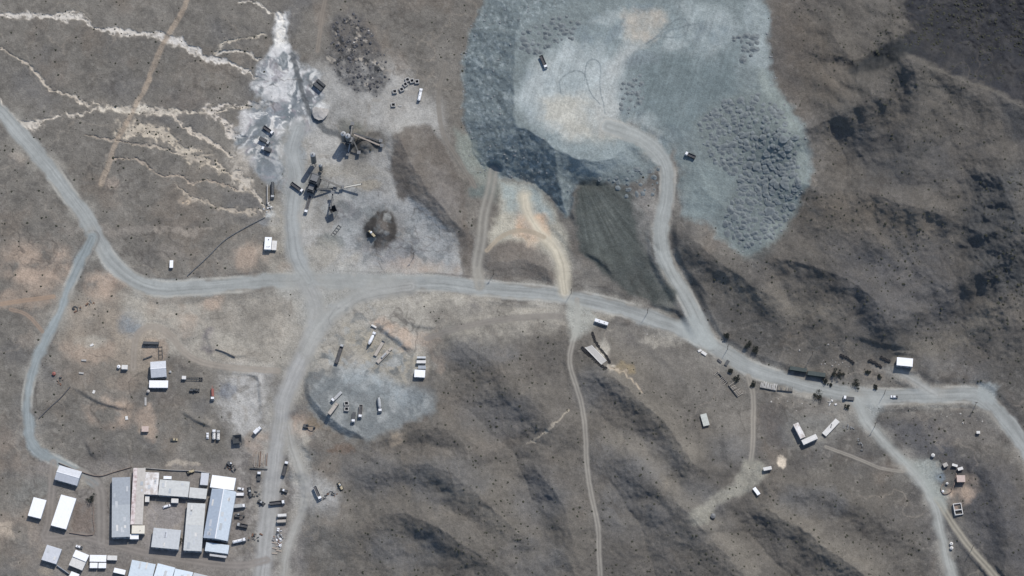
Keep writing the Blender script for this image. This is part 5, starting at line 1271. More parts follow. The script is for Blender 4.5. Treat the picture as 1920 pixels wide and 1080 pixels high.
def conveyor(a, za, b, zb, label, w=1.2, mat="belt", hopper=False):
    A = at(a[0], a[1], za); B = at(b[0], b[1], zb)
    A0, B0 = Vector((A.x, A.y, A.z + za)), Vector((B.x, B.y, B.z + zb))
    o = thing("conveyor", label, "conveyor", (A.x, A.y, A.z), 0)
    base = Vector((A.x, A.y, A.z))
    p0, p1 = A0 - base, B0 - base
    ax = (p1 - p0); L = ax.length; sd = Vector((-ax.y, ax.x, 0)).normalized()
    MB().bar(p0 + Vector((0, 0, .12)), p1 + Vector((0, 0, .12)), w * .8, .1).build("belt", mat, o)
    for s in (-1, 1):
        MB().bar(p0 + sd * s * w * .5, p1 + sd * s * w * .5, .14, .5).build("side_truss", "steel", o)
    for t in (0.0, 1.0):
        p = p0.lerp(p1, t)
        MB().tube(p - sd * w * .5, p + sd * w * .5, .28, .28, 8).build("drum", "darksteel", o)
    n = max(1, int(L / 9))
    for k in range(n + 1):
        t = (k + .5) / (n + 1)
        p = p0.lerp(p1, t)
        g = ground_at(p.x + base.x, p.y + base.y) - base.z
        if p.z - g > 1.0:
            for s in (-1, 1):
                q = p + sd * s * w * .5
                MB().bar(Vector((q.x + sd.x * s * .5, q.y + sd.y * s * .5, g - .3)), q, .16, .16).build("support_leg", "steel", o)
    MB().box(p0.x - .9, p0.x + .9, p0.y - .9, p0.y + .9, p0.z + .3, p0.z + 1.5, (-.4, -.4, -.4, -.4)).build("feed_hopper", "steel", o)
    return o
conveyor((661, 233), 1.0, (658, 253), 8.5, "thin conveyor rising from behind to the upper plant hub", .8)
conveyor((652.5, 290), 1.0, (658.5, 255), 8.5, "pale straight conveyor running down from the upper plant hub", 1.0, "truckgrey")
conveyor((673, 287), 1.0, (660, 257), 8.0, "short slanting conveyor right of the pale straight one", .9)
conveyor((716, 274), 1.0, (663, 252), 7.0, "long low conveyor reaching east from the upper plant hub", 1.1, "timber")
conveyor((714, 265), 1.0, (664, 250), 6.5, "dark conveyor reaching east along the heap, upper of two", .9, "darksteel")
conveyor((593, 330), 8.0, (640, 351), 4.0, "tan conveyor sloping from the crusher tower to the stockpile", 1.1)
conveyor((642, 352), 1.5, (678, 345), 7.0, "cream stacker conveyor lifting toward the pale heap", 1.3, "creamroof")
conveyor((628, 354), 1.2, (594, 354), 6.0, "dark level strip standing in for a conveyor shadow by the crusher tower", 1.1, "darksteel")  # solid dark strip added where a conveyor's shadow lies
conveyor((624, 362), 5.0, (620, 392), 7.5, "thin dark conveyor above the black hopper", .8, "darksteel")
def tower(px, py, w, d, h, label, floors=3):
    p = at(px, py, h)
    o = thing("crusher_tower", label, "tower", p, math.radians(-20))
    for sx in (-1, 1):
        for sy in (-1, 1):
            MB().box(sx * w / 2 - .18, sx * w / 2 + .18, sy * d / 2 - .18, sy * d / 2 + .18, -.6, h).build("column", "steel", o)
    for k in range(floors):
        z = h * (k + 1) / floors
        dk = MB().box(-w / 2 - .5, w / 2 + .5, -d / 2 - .5, d / 2 + .5, z - .2, z).build("floor_deck", "darksteel", o)
        for s in (-1, 1):
            MB().bar((-w / 2 - .5, s * (d / 2 + .5), z + 1.0), (w / 2 + .5, s * (d / 2 + .5), z + 1.0), .07, .07).build("handrail", "steel", dk)
    MB().box(-w * .36, w * .36, -d * .36, d * .36, h * .34, h * .62, (-.25, -.25, -.25, -.25)).build("crusher_body", "darksteel", o)
    MB().box(-w * .28, w * .28, -d * .28, d * .28, h, h + 1.6, (-.7, -.7, -.7, -.7)).build("feed_hopper", "steel", o)
    MB().box(-w * .2, w * .25, -d * .45, -d * .1, h * .67, h * .67 + 1.4).build("motor_housing", "truckgrey", o)
tower(590, 335, 6.5, 6, 10, "dark multi-deck crusher tower beside the tall silo")
tower(656, 262, 5, 4.6, 8, "steel hub tower where the upper plant conveyors meet", 2)
tower(584, 352, 4.5, 5, 6, "lower screening tower with a pale motor box by the parked tipper", 2)
def hopper(px, py, w, h, label, rz=0):
    p = at(px, py, h)
    o = thing("hopper", label, "hopper", p, rz)
    t = .12
    z0 = h * .35
    mb = MB()
    o4 = [(-w/2, -w/2), (w/2, -w/2), (w/2, w/2), (-w/2, w/2)]
    vs = [(x * .35, y * .35, z0) for x, y in o4] + [(x, y, h) for x, y in o4] + [(x * .93, y * .93, h) for x, y in o4] + [(x * .3, y * .3, z0 + .2) for x, y in o4]
    fs = []
    for k in range(4):
        n = (k + 1) % 4
        fs += [(k, n, 4 + n, 4 + k), (4 + k, 4 + n, 8 + n, 8 + k), (8 + k, 8 + n, 12 + n, 12 + k)]
    fs += [(3, 2, 1, 0), (12, 13, 14, 15)]
    mb.add(vs, fs).build("bin", "darksteel", o)
    for x, y in o4: MB().box(x * .9 - .12, x * .9 + .12, y * .9 - .12, y * .9 + .12, -.5, h - .3).build("leg", "steel", o)
hopper(624, 392, 5, 6.5, "black feed hopper at the foot of the thin dark conveyor", .4)
hopper(444.6, 823, 6.2, 3.4, "black open bin sunk by the pale yard", .1)
# steel frame lying in the plant yard
p = at(630, 433, .5); o = thing("steel_frame", "open steel frame lying on the plant yard", "frame", p, math.radians(55))
for s in (-1, 1): MB().bar((-5, s * 1.2, .5), (5, s * 1.2, .5), .25, .4).build("beam", "darksteel", o)
for k in range(5): MB().bar((-4.6 + k * 2.3, -1.1, .5), (-4.6 + k * 2.3, 1.1, .5), .22, .3).build("crossbar", "darksteel", o)
p = at(301, 661, .5); o = thing("steel_frame", "ladder-like steel frame leaning beside the two-tone house", "frame", p, math.radians(95))
for s in (-1, 1): MB().bar((-4.6, s * 1.3, .5), (4.6, s * 1.3, .5), .25, .35).build("beam", "darksteel", o)
for k in range(4): MB().bar((-4.2 + k * 2.8, -1.2, .5), (-4.2 + k * 2.8, 1.2, .5), .2, .3).build("crossbar", "darksteel", o)
p = at(277, 670.5, .5); o = thing("steel_beam", "loose dark steel beam on the slab north of the two-tone house", "beam", p, math.radians(22))
MB().box(-3.4, 3.4, -.45, .45, .0, .12).box(-3.4, 3.4, -.1, .1, .12, .7).box(-3.4, 3.4, -.45, .45, .7, .82).build("web", "darksteel", o)

# concrete culvert boxes
def culvert_meshes():
    s, t, h = 1.55, .5, 1.7
    mb = MB().box(-s, s, -s, -s + t, -.1, h).box(-s, s, s - t, s, -.1, h).box(-s, -s + t, -s + t, s - t, -.1, h).box(s - t, s, -s + t, s - t, -.1, h)
    return mb.mesh("ring", "concrete"), MB().box(-s + t, s - t, -s + t, s - t, -.05, .12).mesh("floor_slab", "darksteel")
CV = culvert_meshes()
for i, (x, y, a) in enumerate([(740, 170.8, 5), (737.5, 196, 0), (753, 167, 25), (760, 157.5, 40), (764, 149, 20), (772.5, 151, 12), (781.8, 152.5, 5), (649.6, 756, 4), (649.8, 766.5, -4)]):
    p = at(x, y, 1.7)
    up = i < 7
    o = thing("culvert_box", "square concrete culvert box with an open middle near the white tanker" if up else "square concrete ring beside the tan tipper truck on the platform", "culvert", p, math.radians(a),
              "culvert boxes by the white tanker" if up else "concrete rings on the platform")
    link("ring", CV[0], o); link("floor_slab", CV[1], o)
# paired dark containers and dark green ones
def container(c, L, w, h, deg, mat, label, group=None):
    p = at(c[0], c[1], h)
    o = thing("shipping_container", label, "container", p, math.radians(deg), group)
    b = MB().box(-L / 2, L / 2, -w / 2, w / 2, .05, h)
    for k in range(int(L / .8)):
        x = -L / 2 + .5 + k * .8
        b.box(x - .12, x + .12, -w / 2 - .05, -w / 2, .15, h - .1).box(x - .12, x + .12, w / 2, w / 2 + .05, .15, h - .1).box(x - .12, x + .12, -w / 2 + .1, w / 2 - .1, h, h + .04)
    b.build("body", mat, o)
    for s in (-1, 1): MB().box(L / 2, L / 2 + .06, min(0, s * w / 2 * .96), max(0, s * w / 2 * .96) - (.02 if s > 0 else -.0), .15, h - .1).build("end_door", mat, o)
    for sx in (-1, 1):
        for sy in (-1, 1): MB().box(sx * L / 2 - .1, sx * L / 2 + .1, sy * w / 2 - .1, sy * w / 2 + .1, -.1, h + .06).build("corner_post", "darksteel", o)
container((601.5, 155), 7.2, 2.0, 2.4, -42, "darksteel", "dark steel container, the upper of a parallel pair near the tailings")
container((596, 161.5), 7.6, 2.6, 2.6, -42, "truckdark", "dark steel container, the lower wider one of the pair near the tailings")
container((1497, 692), 12.0, 2.7, 2.6, -9, "greendark", "long dark green container at the roadside, farther from the trees")
container((1531, 701), 12.4, 3.0, 2.8, -8, "greendark", "long dark green container at the roadside next to the trees")
container((701, 611.5), 4.0, 1.2, 1.0, -30, "offwhite", "small white box lying at the top of the dark bank")

# tanks
def tank(px, py, r, h, mat, label):
    p = at(px, py, h)
    o = thing("water_tank", label, "tank", p)
    MB().tube((0, 0, -.2), (0, 0, h - .25), r, r, 18).build("shell", mat, o)
    l = MB().tube((0, 0, h - .25), (0, 0, h + .1), r + .08, r * .35, 18).build("lid", mat, o)
    MB().tube((0, 0, h + .1), (0, 0, h + .3), r * .22, r * .22, 8).build("hatch", "steel", l)
    for k in range(2): MB().tube((0, 0, h * (.3 + .35 * k)), (0, 0, h * (.3 + .35 * k) + .12), r + .04, r + .04, 18, False).build("hoop", "steel", o)
tank(1337, 967, 1.7, 3.0, "steel", "round steel water tank on the terrace end")
tank(1749.6, 853, 1.2, 2.4, "offwhite", "white upright tank above the blue-grey pad")
tank(1776, 906, .8, 1.8, "offwhite", "small white tank on the edge of the blue-grey pad")
tank(1768, 921, .8, 1.2, "white", "low white tank inside the ring wall by the huts")
tank(222.5, 687, 1.2, 2.2, "truckwhite", "small white tank beside the square cabin")
tank(277.8, 733, 1.0, 2.2, "beige", "small beige tank below the flat white annex")
tank(1784, 1019, 1.1, 1.8, "offwhite", "pale tank, upper of two between the forked tracks")
tank(1784.5, 1027, 1.1, 1.8, "offwhite", "pale tank, lower of two between the forked tracks")
tank(101, 700, 1.2, 1.8, "truckred", "reddish tank on the slope beside the narrow road")
tank(597.5, 343, .9, 2.2, "offwhite", "pale round drum at the foot of the crusher tower")
tank(319, 697, .8, 1.2, "truckgrey", "grey drum just east of the two-tone house")
# roofless walled ruin by the forked track
p = at(1796.5, 954, 2.0); o = thing("ruined_house", "roofless pale-walled ruin below the orange soil", "ruin", p, math.radians(8))
for x0, x1, y0, y1 in [(-2.9, 2.9, -4.2, -3.8), (-2.9, 2.9, 3.8, 4.2), (-2.9, -2.5, -3.8, 3.8), (2.5, 2.9, -3.8, 3.8), (-2.5, 2.5, -.9, -.4)]:
    MB().box(x0, x1, y0, y1, -.6, 2.0 + random.uniform(-.5, .3)).build("wall", "offwhite", o)
MB().box(-2.5, 2.5, -.4, 3.8, -.3, .1).build("floor_slab", "brown", o)

# walls, pipelines and racks
def along(pts, n):
    q = smooth_line(pts, n)
    return [at(*p) for p in q]
def ridge_wall(name, label, cat, pts, w, h, mat, part, n=4):
    P = along(pts, n)
    o = thing(name, label, cat, P[0])
    for a, b in zip(P[:-1], P[1:]):
        d_ = (b - a); e = d_.normalized() * .05
        MB().bar(a - P[0] + Vector((0, 0, h / 2 - .25)), b - P[0] + Vector((0, 0, h / 2 - .25 + random.uniform(-.02, .02))) - e, w, h + .5).build(part, mat, o)
def pipeline(label, pts, r, mat, n=4):
    P = along(pts, n)
    o = thing("pipeline", label, "pipeline", P[0])
    for a, b in zip(P[:-1], P[1:]):
        MB().tube(a - P[0] + Vector((0, 0, r + .35)), b - P[0] + Vector((0, 0, r + .35)), r, r, 8).build("pipe_section", mat, o)
        MB().box(a.x - P[0].x - .4, a.x - P[0].x + .4, a.y - P[0].y - .4, a.y - P[0].y + .4, a.z - P[0].z - .3, a.z - P[0].z + .37).build("support_block", "concrete", o)
pipeline("dark pipeline running over the plain from the road to the tailings edge", [(352, 517), (390, 482), (420, 452), (455, 430), (497, 408)], .32, "steel")
ridge_wall("boundary_wall", "low dark wall joining the grey shed and the stepped white house", "wall", [(107, 1061), (130, 1077)], .4, 1.8, "bluegrey", "wall_section", 3)
ridge_wall("boundary_wall", "low grey wall curving along the north side of the compound", "wall", [(110, 868), (150, 884), (185, 893), (215, 885), (247, 876)], .35, .9, "brown", "wall_section", 4)
ridge_wall("boundary_wall", "thin pale wall running east behind the compound roofs", "wall", [(270, 878), (320, 882), (370, 884), (395, 888)], .3, 1.2, "concrete", "wall_section", 4)
ridge_wall("boundary_wall", "pale kerb wall beside the dark tanker on the plant road", "wall", [(501.5, 348), (501.5, 384)], .6, 2.2, "concrete", "wall_section", 2)
ridge_wall("field_wall", "long low stone wall crossing the slope by the narrow road", "wall", [(73, 785), (95, 763), (115, 745), (132, 725)], .6, .7, "darkstone", "wall_section", 4)
ridge_wall("field_wall", "ring of low stone wall beside the huts", "wall", [(1793, 888), (1790, 905), (1783, 922), (1770, 927), (1764, 917), (1768, 908)], .5, .9, "brown", "wall_section", 3)
ridge_wall("garden_wall", "low broken wall closing the garden plot beside the long white shed", "wall", [(176, 950), (175, 975), (174, 1003), (130, 999)], .4, .8, "brown", "wall_section", 3)
ridge_wall("field_wall", "short low stone wall on the pale ground near the truck chassis", "wall", [(404, 655), (420, 660), (441, 670)], .5, .8, "darkstone", "wall_section", 3)
def pipe_rack(label, a, b, n, length, side, mat):
    A, B = at(*a), at(*b)
    o = thing("pipe_rack", label, "rack", A)
    d_ = B - A
    s_ = Vector((-d_.y, d_.x, 0)).normalized() * side
    MB().bar(Vector((0, 0, .45)), d_ + Vector((0, 0, .45)), .5, 1.0).build("rail", "darksteel", o)
    for k in range(n):
        t = (k + .5) / n
        if random.random() < .12: continue
        p = d_ * t
        g0 = 1.1; q = p + s_ * length * random.uniform(.7, 1.05)
        g1 = ground_at(q.x + A.x, q.y + A.y) - A.z
        j = d_.normalized() * random.uniform(-.25, .25)
        MB().tube(p + Vector((0, 0, g0)), Vector((q.x, q.y, g1 + .3)) + j, .22, .22, 6).build("pipe", mat, o)
pipe_rack("rack with a row of white pipes leaning on it along the road edge", (1425, 727), (1455, 733), 13, 5.0, 1, "offwhite")
pipe_rack("shorter rack of dark and pale pipes next to the white ones by the road", (1457, 732), (1486, 735), 11, 3.6, 1, "steel")
pipe_rack("slanting rack of pale pipes below the road bend, its longer run", (1366, 723), (1383, 745), 11, 4.8, 1, "trucktan")
pipe_rack("slanting rack of pale pipes below the road bend, its shorter run", (1344, 697), (1364, 718), 9, 3.4, -1, "trucktan")
# stacked lengths of pipe and timber beside the yard road
p = at(489, 862); o = thing("pipe_stack", "stack of long rusty pipes and timbers lying on the pinkish yard soil", "pipe stack", p, math.radians(88))
for k in range(15):
    y = (k - 7) * .62 + random.uniform(-.15, .15); l = random.uniform(3.0, 6.2); c = random.uniform(-1, 1)
    MB().tube((c - l, y, .3), (c + l, y, .3), .22, .22, 6).build("pipe", random.choice(["rust", "timber", "steel", "trucktan"]), o)
for s in (-4, 4): MB().box(s - .15, s + .15, -5.2, 5.2, -.2, .08).build("bearer", "timber", o)
p = at(485, 879, .6); o = thing("steel_beam", "long dark steel beam lying across the end of the pipe stack", "beam", p, math.radians(-4))
MB().box(-6.2, 6.2, -.4, .4, .0, .12).box(-6.2, 6.2, -.1, .1, .12, .6).box(-6.2, 6.2, -.4, .4, .6, .72).build("web", "darksteel", o)
# slabs and pallets
def slab_stack(px, py, L, w, deg, n, mat, label, group=None, nm="slab_stack", cat="slabs"):
    p = at(px, py); o = thing(nm, label, cat, p, math.radians(deg), group)
    for k in range(n):
        MB().box(-L / 2 + random.uniform(-.1, .1), L / 2, -w / 2, w / 2 + random.uniform(-.1, .1), k * .24 - (.1 if k == 0 else 0), k * .24 + .21).build("slab", mat, o)
slab_stack(157.5, 676, 3.4, 1.2, -3, 3, "concrete", "pale slab stack on the slope, the upper one beside the dark rut")
slab_stack(152.5, 700, 3.4, 1.2, -8, 3, "concrete", "pale slab stack on the slope, the lower one beside the dark rut")
slab_stack(172, 647, 2.6, 1.6, 30, 2, "offwhite", "whitish slab heap on the reddish stony patch")
slab_stack(237.5, 784, 1.8, 2.6, 10, 3, "offwhite", "pale block stack below the tan bank")
slab_stack(176, 735, 1.6, 2.4, -20, 2, "offwhite", "small pale slab pair on the bare slope west of the two-tone house")
slab_stack(273, 753, 1.4, 6.0, 2, 2, "concrete", "line of pale slabs running down from the beige tank")
slab_stack(750, 199, 2.4, 1.0, 5, 2, "concrete", "pale slab by the lower culvert box")
slab_stack(1320, 663, 4.0, 2.0, -35, 4, "offwhite", "white slab pile on the verge below the road bend")
slab_stack(1312, 658, 2.6, 1.6, 20, 3, "offwhite", "smaller white slab pile touching the bigger one below the road bend")
slab_stack(1349, 677, 3.6, 1.6, -40, 3, "darkstone", "dark timber pile near the pipe racks")
slab_stack(1363, 681, 4.2, 2.2, 60, 4, "truckdark", "stacked dark sheets beside the pale pipe racks")
for k in range(5): slab_stack(515 + (k % 2) * 8, 1018 + k * 5, 3.6, 1.0, -8 + random.uniform(-6, 6), 2, "timber", "weathered timber pallet in the column below the scrap heap", "pallets below the scrap heap", "pallet", "pallet")
# scrap in the machine yard
def scrap(px, py, k, label, mats=("steel", "truckwhite", "rust", "truckgrey"), spread=3.2):
    p = at(px, py); o = thing("scrap_heap", label, "scrap", p, random.uniform(0, 3))
    for i in range(k):
        x, y = random.gauss(0, spread * .5), random.gauss(0, spread * .5); a, b, c = random.uniform(.3, 1.3), random.uniform(.15, .6), random.uniform(.2, .9)
        m = MB().box(-a, a, -b, b, -.15, c, (a * .2, 0, b * .3, 0))
        an = random.uniform(0, 3.1)
        m.v = [(x + u * math.cos(an) - v * math.sin(an), y + u * math.sin(an) + v * math.cos(an), z) for u, v, z in m.v]
        m.build("scrap_piece", random.choice(mats), o)
scrap(521, 1008, 22, "heap of pale scrap parts below the white pickup", spread=4)
scrap(524, 1020, 16, "lower heap of scrap parts in the machine yard")
scrap(432, 880, 14, "dark scrap beside the excavator at the gabled hall corner", ("darksteel", "steel", "rust"))
scrap(607, 934, 8, "few dark parts on the pale clearing by the white tipper", ("darksteel", "steel"))
scrap(622, 928, 10, "small dark scrap pile on the slope east of the pale clearing", ("darksteel", "rust", "steel"))
scrap(505, 388, 12, "pale scrap and sacks at the end of the kerb wall", ("offwhite", "truckgrey", "steel"))
scrap(112, 712, 10, "rusty scrap on the slope below the reddish tank", ("rust", "darksteel", "brown"))
scrap(145, 580, 10, "dark scrap beside the narrow road's upper stretch", ("darksteel", "rust", "steel"))
scrap(173, 565, 8, "scrap metal at the foot of the orange soil patch", ("rust", "steel"))
scrap(480, 928, 8, "scrap bits beside the narrow dark loader", ("steel", "darksteel"))
scrap(475, 1005, 12, "flattened scrap in the middle of the lower machine yard", ("darksteel", "steel", "rust"), 5)
scrap(1560, 756, 8, "rubble bits by the track leading to the angled building", ("palestone", "offwhite", "stone"))
scrap(1590, 800, 12, "grey scrap beside the track below the road fork", ("darksteel", "stone", "steel"), 4)
scrap(1612, 830, 10, "dark lengths of scrap at the track side", ("darksteel", "steel"), 4)
# pale loading ramp with tyres along its edges
p = at(1117, 660); q = at(1143, 686)
o = thing("loading_ramp", "pale sloping concrete loading ramp below the bus", "ramp", at(1122, 668), 0)
base = o.location.copy()
P4 = [at(1097, 652), at(1109, 648), at(1137, 677), at(1128, 684)]
MB().slab([(a - base) + Vector((0, 0, .55)) for a in (P4[3], P4[2], P4[1], P4[0])], 1.6).build("deck", "concrete", o)
for a, b in ((P4[0], P4[3]), (P4[1], P4[2])):
    MB().bar(a - base + Vector((0, 0, .66)), b - base + Vector((0, 0, .66)), .4, .22).build("kerb", "offwhite", o)
tyre_me = None
def tyre_mesh():
    mb = MB(); n, m = 14, 6; R, r = .62, .3
    vs = [((R + r * math.cos(6.2832 * j / m)) * math.cos(6.2832 * i / n), (R + r * math.cos(6.2832 * j / m)) * math.sin(6.2832 * i / n), r * math.sin(6.2832 * j / m) * 1.25) for i in range(n) for j in range(m)]
    fs = [(i * m + j, ((i + 1) % n) * m + j, ((i + 1) % n) * m + (j + 1) % m, i * m + (j + 1) % m) for i in range(n) for j in range(m)]
    return mb.add(vs, fs).mesh("tyre", "rubber")
tyre_me = tyre_mesh()
def tyres(pts, n, label, group):
    P = along(pts, 6)
    for k in range(n):
        t = k / max(n - 1, 1) * (len(P) - 1); i = min(int(t), len(P) - 2)
        c = P[i].lerp(P[i + 1], t - i)
        o = link("old_tyre", tyre_me); o.location = (c.x + random.uniform(-.3, .3), c.y + random.uniform(-.3, .3), ground_at(c.x, c.y) + .36)
        o.rotation_euler = (random.uniform(-.15, .15), random.uniform(-.15, .15), random.uniform(0, 3)); s = random.uniform(.95, 1.3); o.scale = (s, s, s)
        tag(o, label, "tyre", group)
tyres([(1111, 624), (1116, 640), (1126, 655), (1137, 668), (1143, 680)], 20, "old dark tyre in the curved row edging the pale ramp's upper side", "tyres on the ramp's upper edge")
tyres([(1093, 653), (1100, 662), (1112, 672), (1124, 684), (1136, 690)], 17, "old dark tyre in the row edging the pale ramp's lower side", "tyres on the ramp's lower edge")
tyres([(1577, 666), (1590, 672), (1600, 680)], 7, "old dark tyre in the double row beside the lone white shed's terrace", "tyres by the lone shed")
tyres([(1630, 676), (1640, 680), (1652, 688)], 9, "old dark tyre in the row leading to the lone white shed", "tyres leading to the lone shed")
tyres([(1652, 670), (1662, 675), (1668, 678)], 7, "old dark tyre in the row above the path to the lone white shed", "tyres above the lone shed's path")

# utility poles
def pole(px, py, label, deg, h=9.5):
    p = at(px, py); o = thing("utility_pole", label, "pole", p, math.radians(deg))
    MB().tube((0, 0, -.8), (0, 0, h), .19, .13, 8).build("shaft", "polewood", o)
    for z, l in ((h - .5, 1.3), (h - 1.5, 1.0)):
        ca = MB().box(-l, l, -.09, .09, z, z + .18).build("crossarm", "polewood", o)
        for x in (-l + .15, l - .15, 0.0 if z > h - 1 else .35): MB().tube((x, 0, z + .18), (x, 0, z + .42), .07, .05, 6).build("insulator", "truckgrey", ca)
for x, y, d_, lab in [(1214, 587, 65, "utility pole on the bank above the road between the bus and the haul road"), (1364, 655, 60, "utility pole on the road's upper verge past the haul road fork"), (1640, 800, 20, "utility pole where the wide pale track leaves the road"),
                     (1828, 762, 5, "utility pole at the road's far eastern corner"), (1658, 739, 60, "utility pole on the verge near the driving white pickup"), (1822, 1030, 50, "utility pole beside the narrow cream track"),
                     (1071, 550, 60, "utility pole at the foot of the cream dirt fan"), (925, 515, 30, "utility pole by the mouth of the double dirt track"), (776, 482, 30, "utility pole in the dark patch of the plant yard"), (1522, 667, 20, "utility pole on the rubbly slope above the dark green containers")]:
    pole(x, y, lab, d_)

# ------------------------------------------------------------------ vegetation and loose rock
def blob(seed, n=7, flat=.7, rough=.35):
    """rough low mound of leaf clumps: verts and triangles as arrays."""
    r = random.Random(seed); vs = [(0, 0, flat)]; fs = []
    rings = [(.62, .75), (1.0, -.05)]
    for rad, z in rings:
        for k in range(n):
            a = 2 * math.pi * (k + r.uniform(-.25, .25)) / n; q = rad * (1 + r.uniform(-rough, rough))
            vs.append((q * math.cos(a), q * math.sin(a), (z + r.uniform(-.14, .14)) * flat))
    for k in range(n): fs.append((0, 1 + k, 1 + (k + 1) % n))
    for i in range(len(rings) - 1):
        for k in range(n):
            a, b = 1 + i * n + k, 1 + i * n + (k + 1) % n; c, d_ = a + n, b + n
            fs += [(a, c, b), (b, c, d_)]
    return np.array(vs), np.array(fs)
def stamp(name, variants, places, mat, label, cat):
    V, F = [], []; off = 0
    for i, (x, y, z, s, sz, a) in enumerate(places):
        v, f = variants[i % len(variants)]
        c, sn = math.cos(a), math.sin(a)
        q = np.empty_like(v)
        q[:, 0] = (v[:, 0] * c - v[:, 1] * sn) * s + x; q[:, 1] = (v[:, 0] * sn + v[:, 1] * c) * s + y; q[:, 2] = v[:, 2] * sz + z
        V.append(q); F.append(f + off); off += len(v)
    V = np.concatenate(V); F = np.concatenate(F)
    me = bpy.data.meshes.new(name)
    me.vertices.add(len(V)); me.vertices.foreach_set("co", V.astype(np.float32).ravel())
    me.loops.add(len(F) * 3); me.loops.foreach_set("vertex_index", F.astype(np.int32).ravel())
    me.polygons.add(len(F)); me.polygons.foreach_set("loop_start", np.arange(0, len(F) * 3, 3, dtype=np.int32))
    me.update(calc_edges=True); me.materials.append(M[mat])
    o = link(name, me); tag(o, label, cat, None, "stuff")
    return o
def proto(name, v, f, mat):
    me = bpy.data.meshes.new(name); me.from_pydata([tuple(q) for q in v], [], [tuple(int(i) for i in t) for t in f]); me.update(); me.materials.append(M[mat]); return me
def singles(name, variants, places, mat, label, cat, group):
    ms = [proto(name, v, f, mat) for v, f in variants]
    for i, (x, y, z, s, sz, a) in enumerate(places):
        o = link(name, ms[i % len(ms)]); o.location = (x, y, z); o.scale = (s, s, sz); o.rotation_euler = (0, 0, a)
        tag(o, label, cat, group)
def grid_sample(arr, px, py):
    i = np.clip(np.searchsorted(XS, px) - 1, 0, NX - 2); j = np.clip(np.searchsorted(YS, py) - 1, 0, NY - 2)
    return arr[j, i]
def scatter(n, density, lo, hi, rng, power=2.5, flat=.75):
    px = rng.uniform(-50, 1970, n); py = rng.uniform(-50, 1130, n)
    keep = rng.random(n) < grid_sample(density, px, py)
    px, py = px[keep], py[keep]
    z = grid_sample(H, px, py); x, y = unproject(px, py, z)
    s = lo + (hi - lo) * rng.random(len(px)) ** power
    a = rng.uniform(0, 6.28, len(px))
    return [(float(x[k]), float(y[k]), float(z[k]) - .05, float(s[k]), float(s[k] * flat * rng.uniform(.7, 1.2)), float(a[k])) for k in range(len(px))]
bare = np.clip(ROADMASK + BUILT + sstep(-4, 4, DUMP) + sstep(-4, 4, PLATD), 0, 1)
for poly in ([(540, 120), (830, 120), (890, 530), (540, 540)], [(540, 540), (830, 600), (830, 800), (560, 820)], [(40, 860), (570, 800), (600, 1120), (40, 1120)], [(1050, 560), (1300, 610), (1420, 720), (1060, 650)], [(900, 340), (1270, 330), (1300, 600), (900, 540)], TAIL):
    sl, d = poly_dist(poly, 30, 2); bare[sl] = np.maximum(bare[sl], .93 * sstep(-10, 14, d))
lum = ALB.mean(-1)
pale = sstep(.20, .26, lum)
shr_density = (.22 + .45 * hilly + .5 * sstep(1.3, 2.3, FLOW) + .2 * sstep(0, .5, n_mid)) * (1 - bare) * (1 - pale * .75)
sl, d, s, t = line_dist(smooth_line([(238, 238), (290, 252), (340, 282), (400, 312), (465, 348)]), 60, 1)
shr_density[sl] = np.maximum(shr_density[sl], .9 * np.exp(-(d / 22) ** 2))
for pts in (W1, [(110, 170), (200, 200), (260, 203), (330, 212), (400, 208), (450, 200)], [(210, 300), (300, 325), (400, 345), (450, 360)], [(200, 410), (300, 390), (400, 405), (440, 440)], [(330, 345), (380, 380), (430, 395), (480, 400)]):
    sl, d, s, t = line_dist(pts, 40, 1); shr_density[sl] = np.maximum(shr_density[sl], .75 * np.exp(-(d / 9) ** 2))
rs = np.random.default_rng(5)
SH = scatter(46000, np.clip(shr_density, 0, 1) * (.35 + .9 * sstep(-.2, .5, fbm(GX, GY, 45, 3, 191))) * .62, .2, .92, rs, 2.4)
SH.sort(key=lambda q: -q[3])
BV = [blob(k) for k in range(6)]
singles("desert_shrub", BV, SH[:300], "shrubleaf", "low rounded dark desert shrub, one of the largest dotting the stony ground", "shrub", "larger desert shrubs")
stamp("desert_scrub", BV, SH[300:], "shrubleaf", "countless small dark shrubs dotting the plain and hills", "scrub")
stamp('wash_scrub', BV, scatter(60000, sstep(.1, .5, WASH) * .22 * (1 - bare), .22, .55, rs, 1.6), 'shrubleaf', 'small dark bushes dotting the white salt washes', 'scrub')
# scrubby cover on the dark heights
sl, d = poly_dist([(1590, 130), (1660, 100), (1710, 92), (1920, 190), (2000, 230), (2000, -60), (1740, -60), (1690, 10)], 10, 2)
dk = np.zeros(GX.shape); dk[sl] = sstep(-4, 10, d)
sl, d = poly_dist([(1820, 330), (1990, 300), (1990, 560), (1860, 580)], 10, 2); dk[sl] = np.maximum(dk[sl], .45 * sstep(-4, 20, d))
sl, d = poly_dist([(1690, 800), (1780, 800), (1790, 862), (1740, 870)], 10, 2); dk[sl] = np.maximum(dk[sl], .4 * sstep(-4, 16, d))
stamp("hill_scrub", [blob(k + 20, 8, .8, .5) for k in range(5)], scatter(90000, dk * (1 - bare) * sstep(-.35, .3, fbm(GX, GY, 30, 3, 192)), .25, 1.1, rs, 2.0), "shrubleaf", "dense dark scrub covering the north-eastern heights", "scrub")
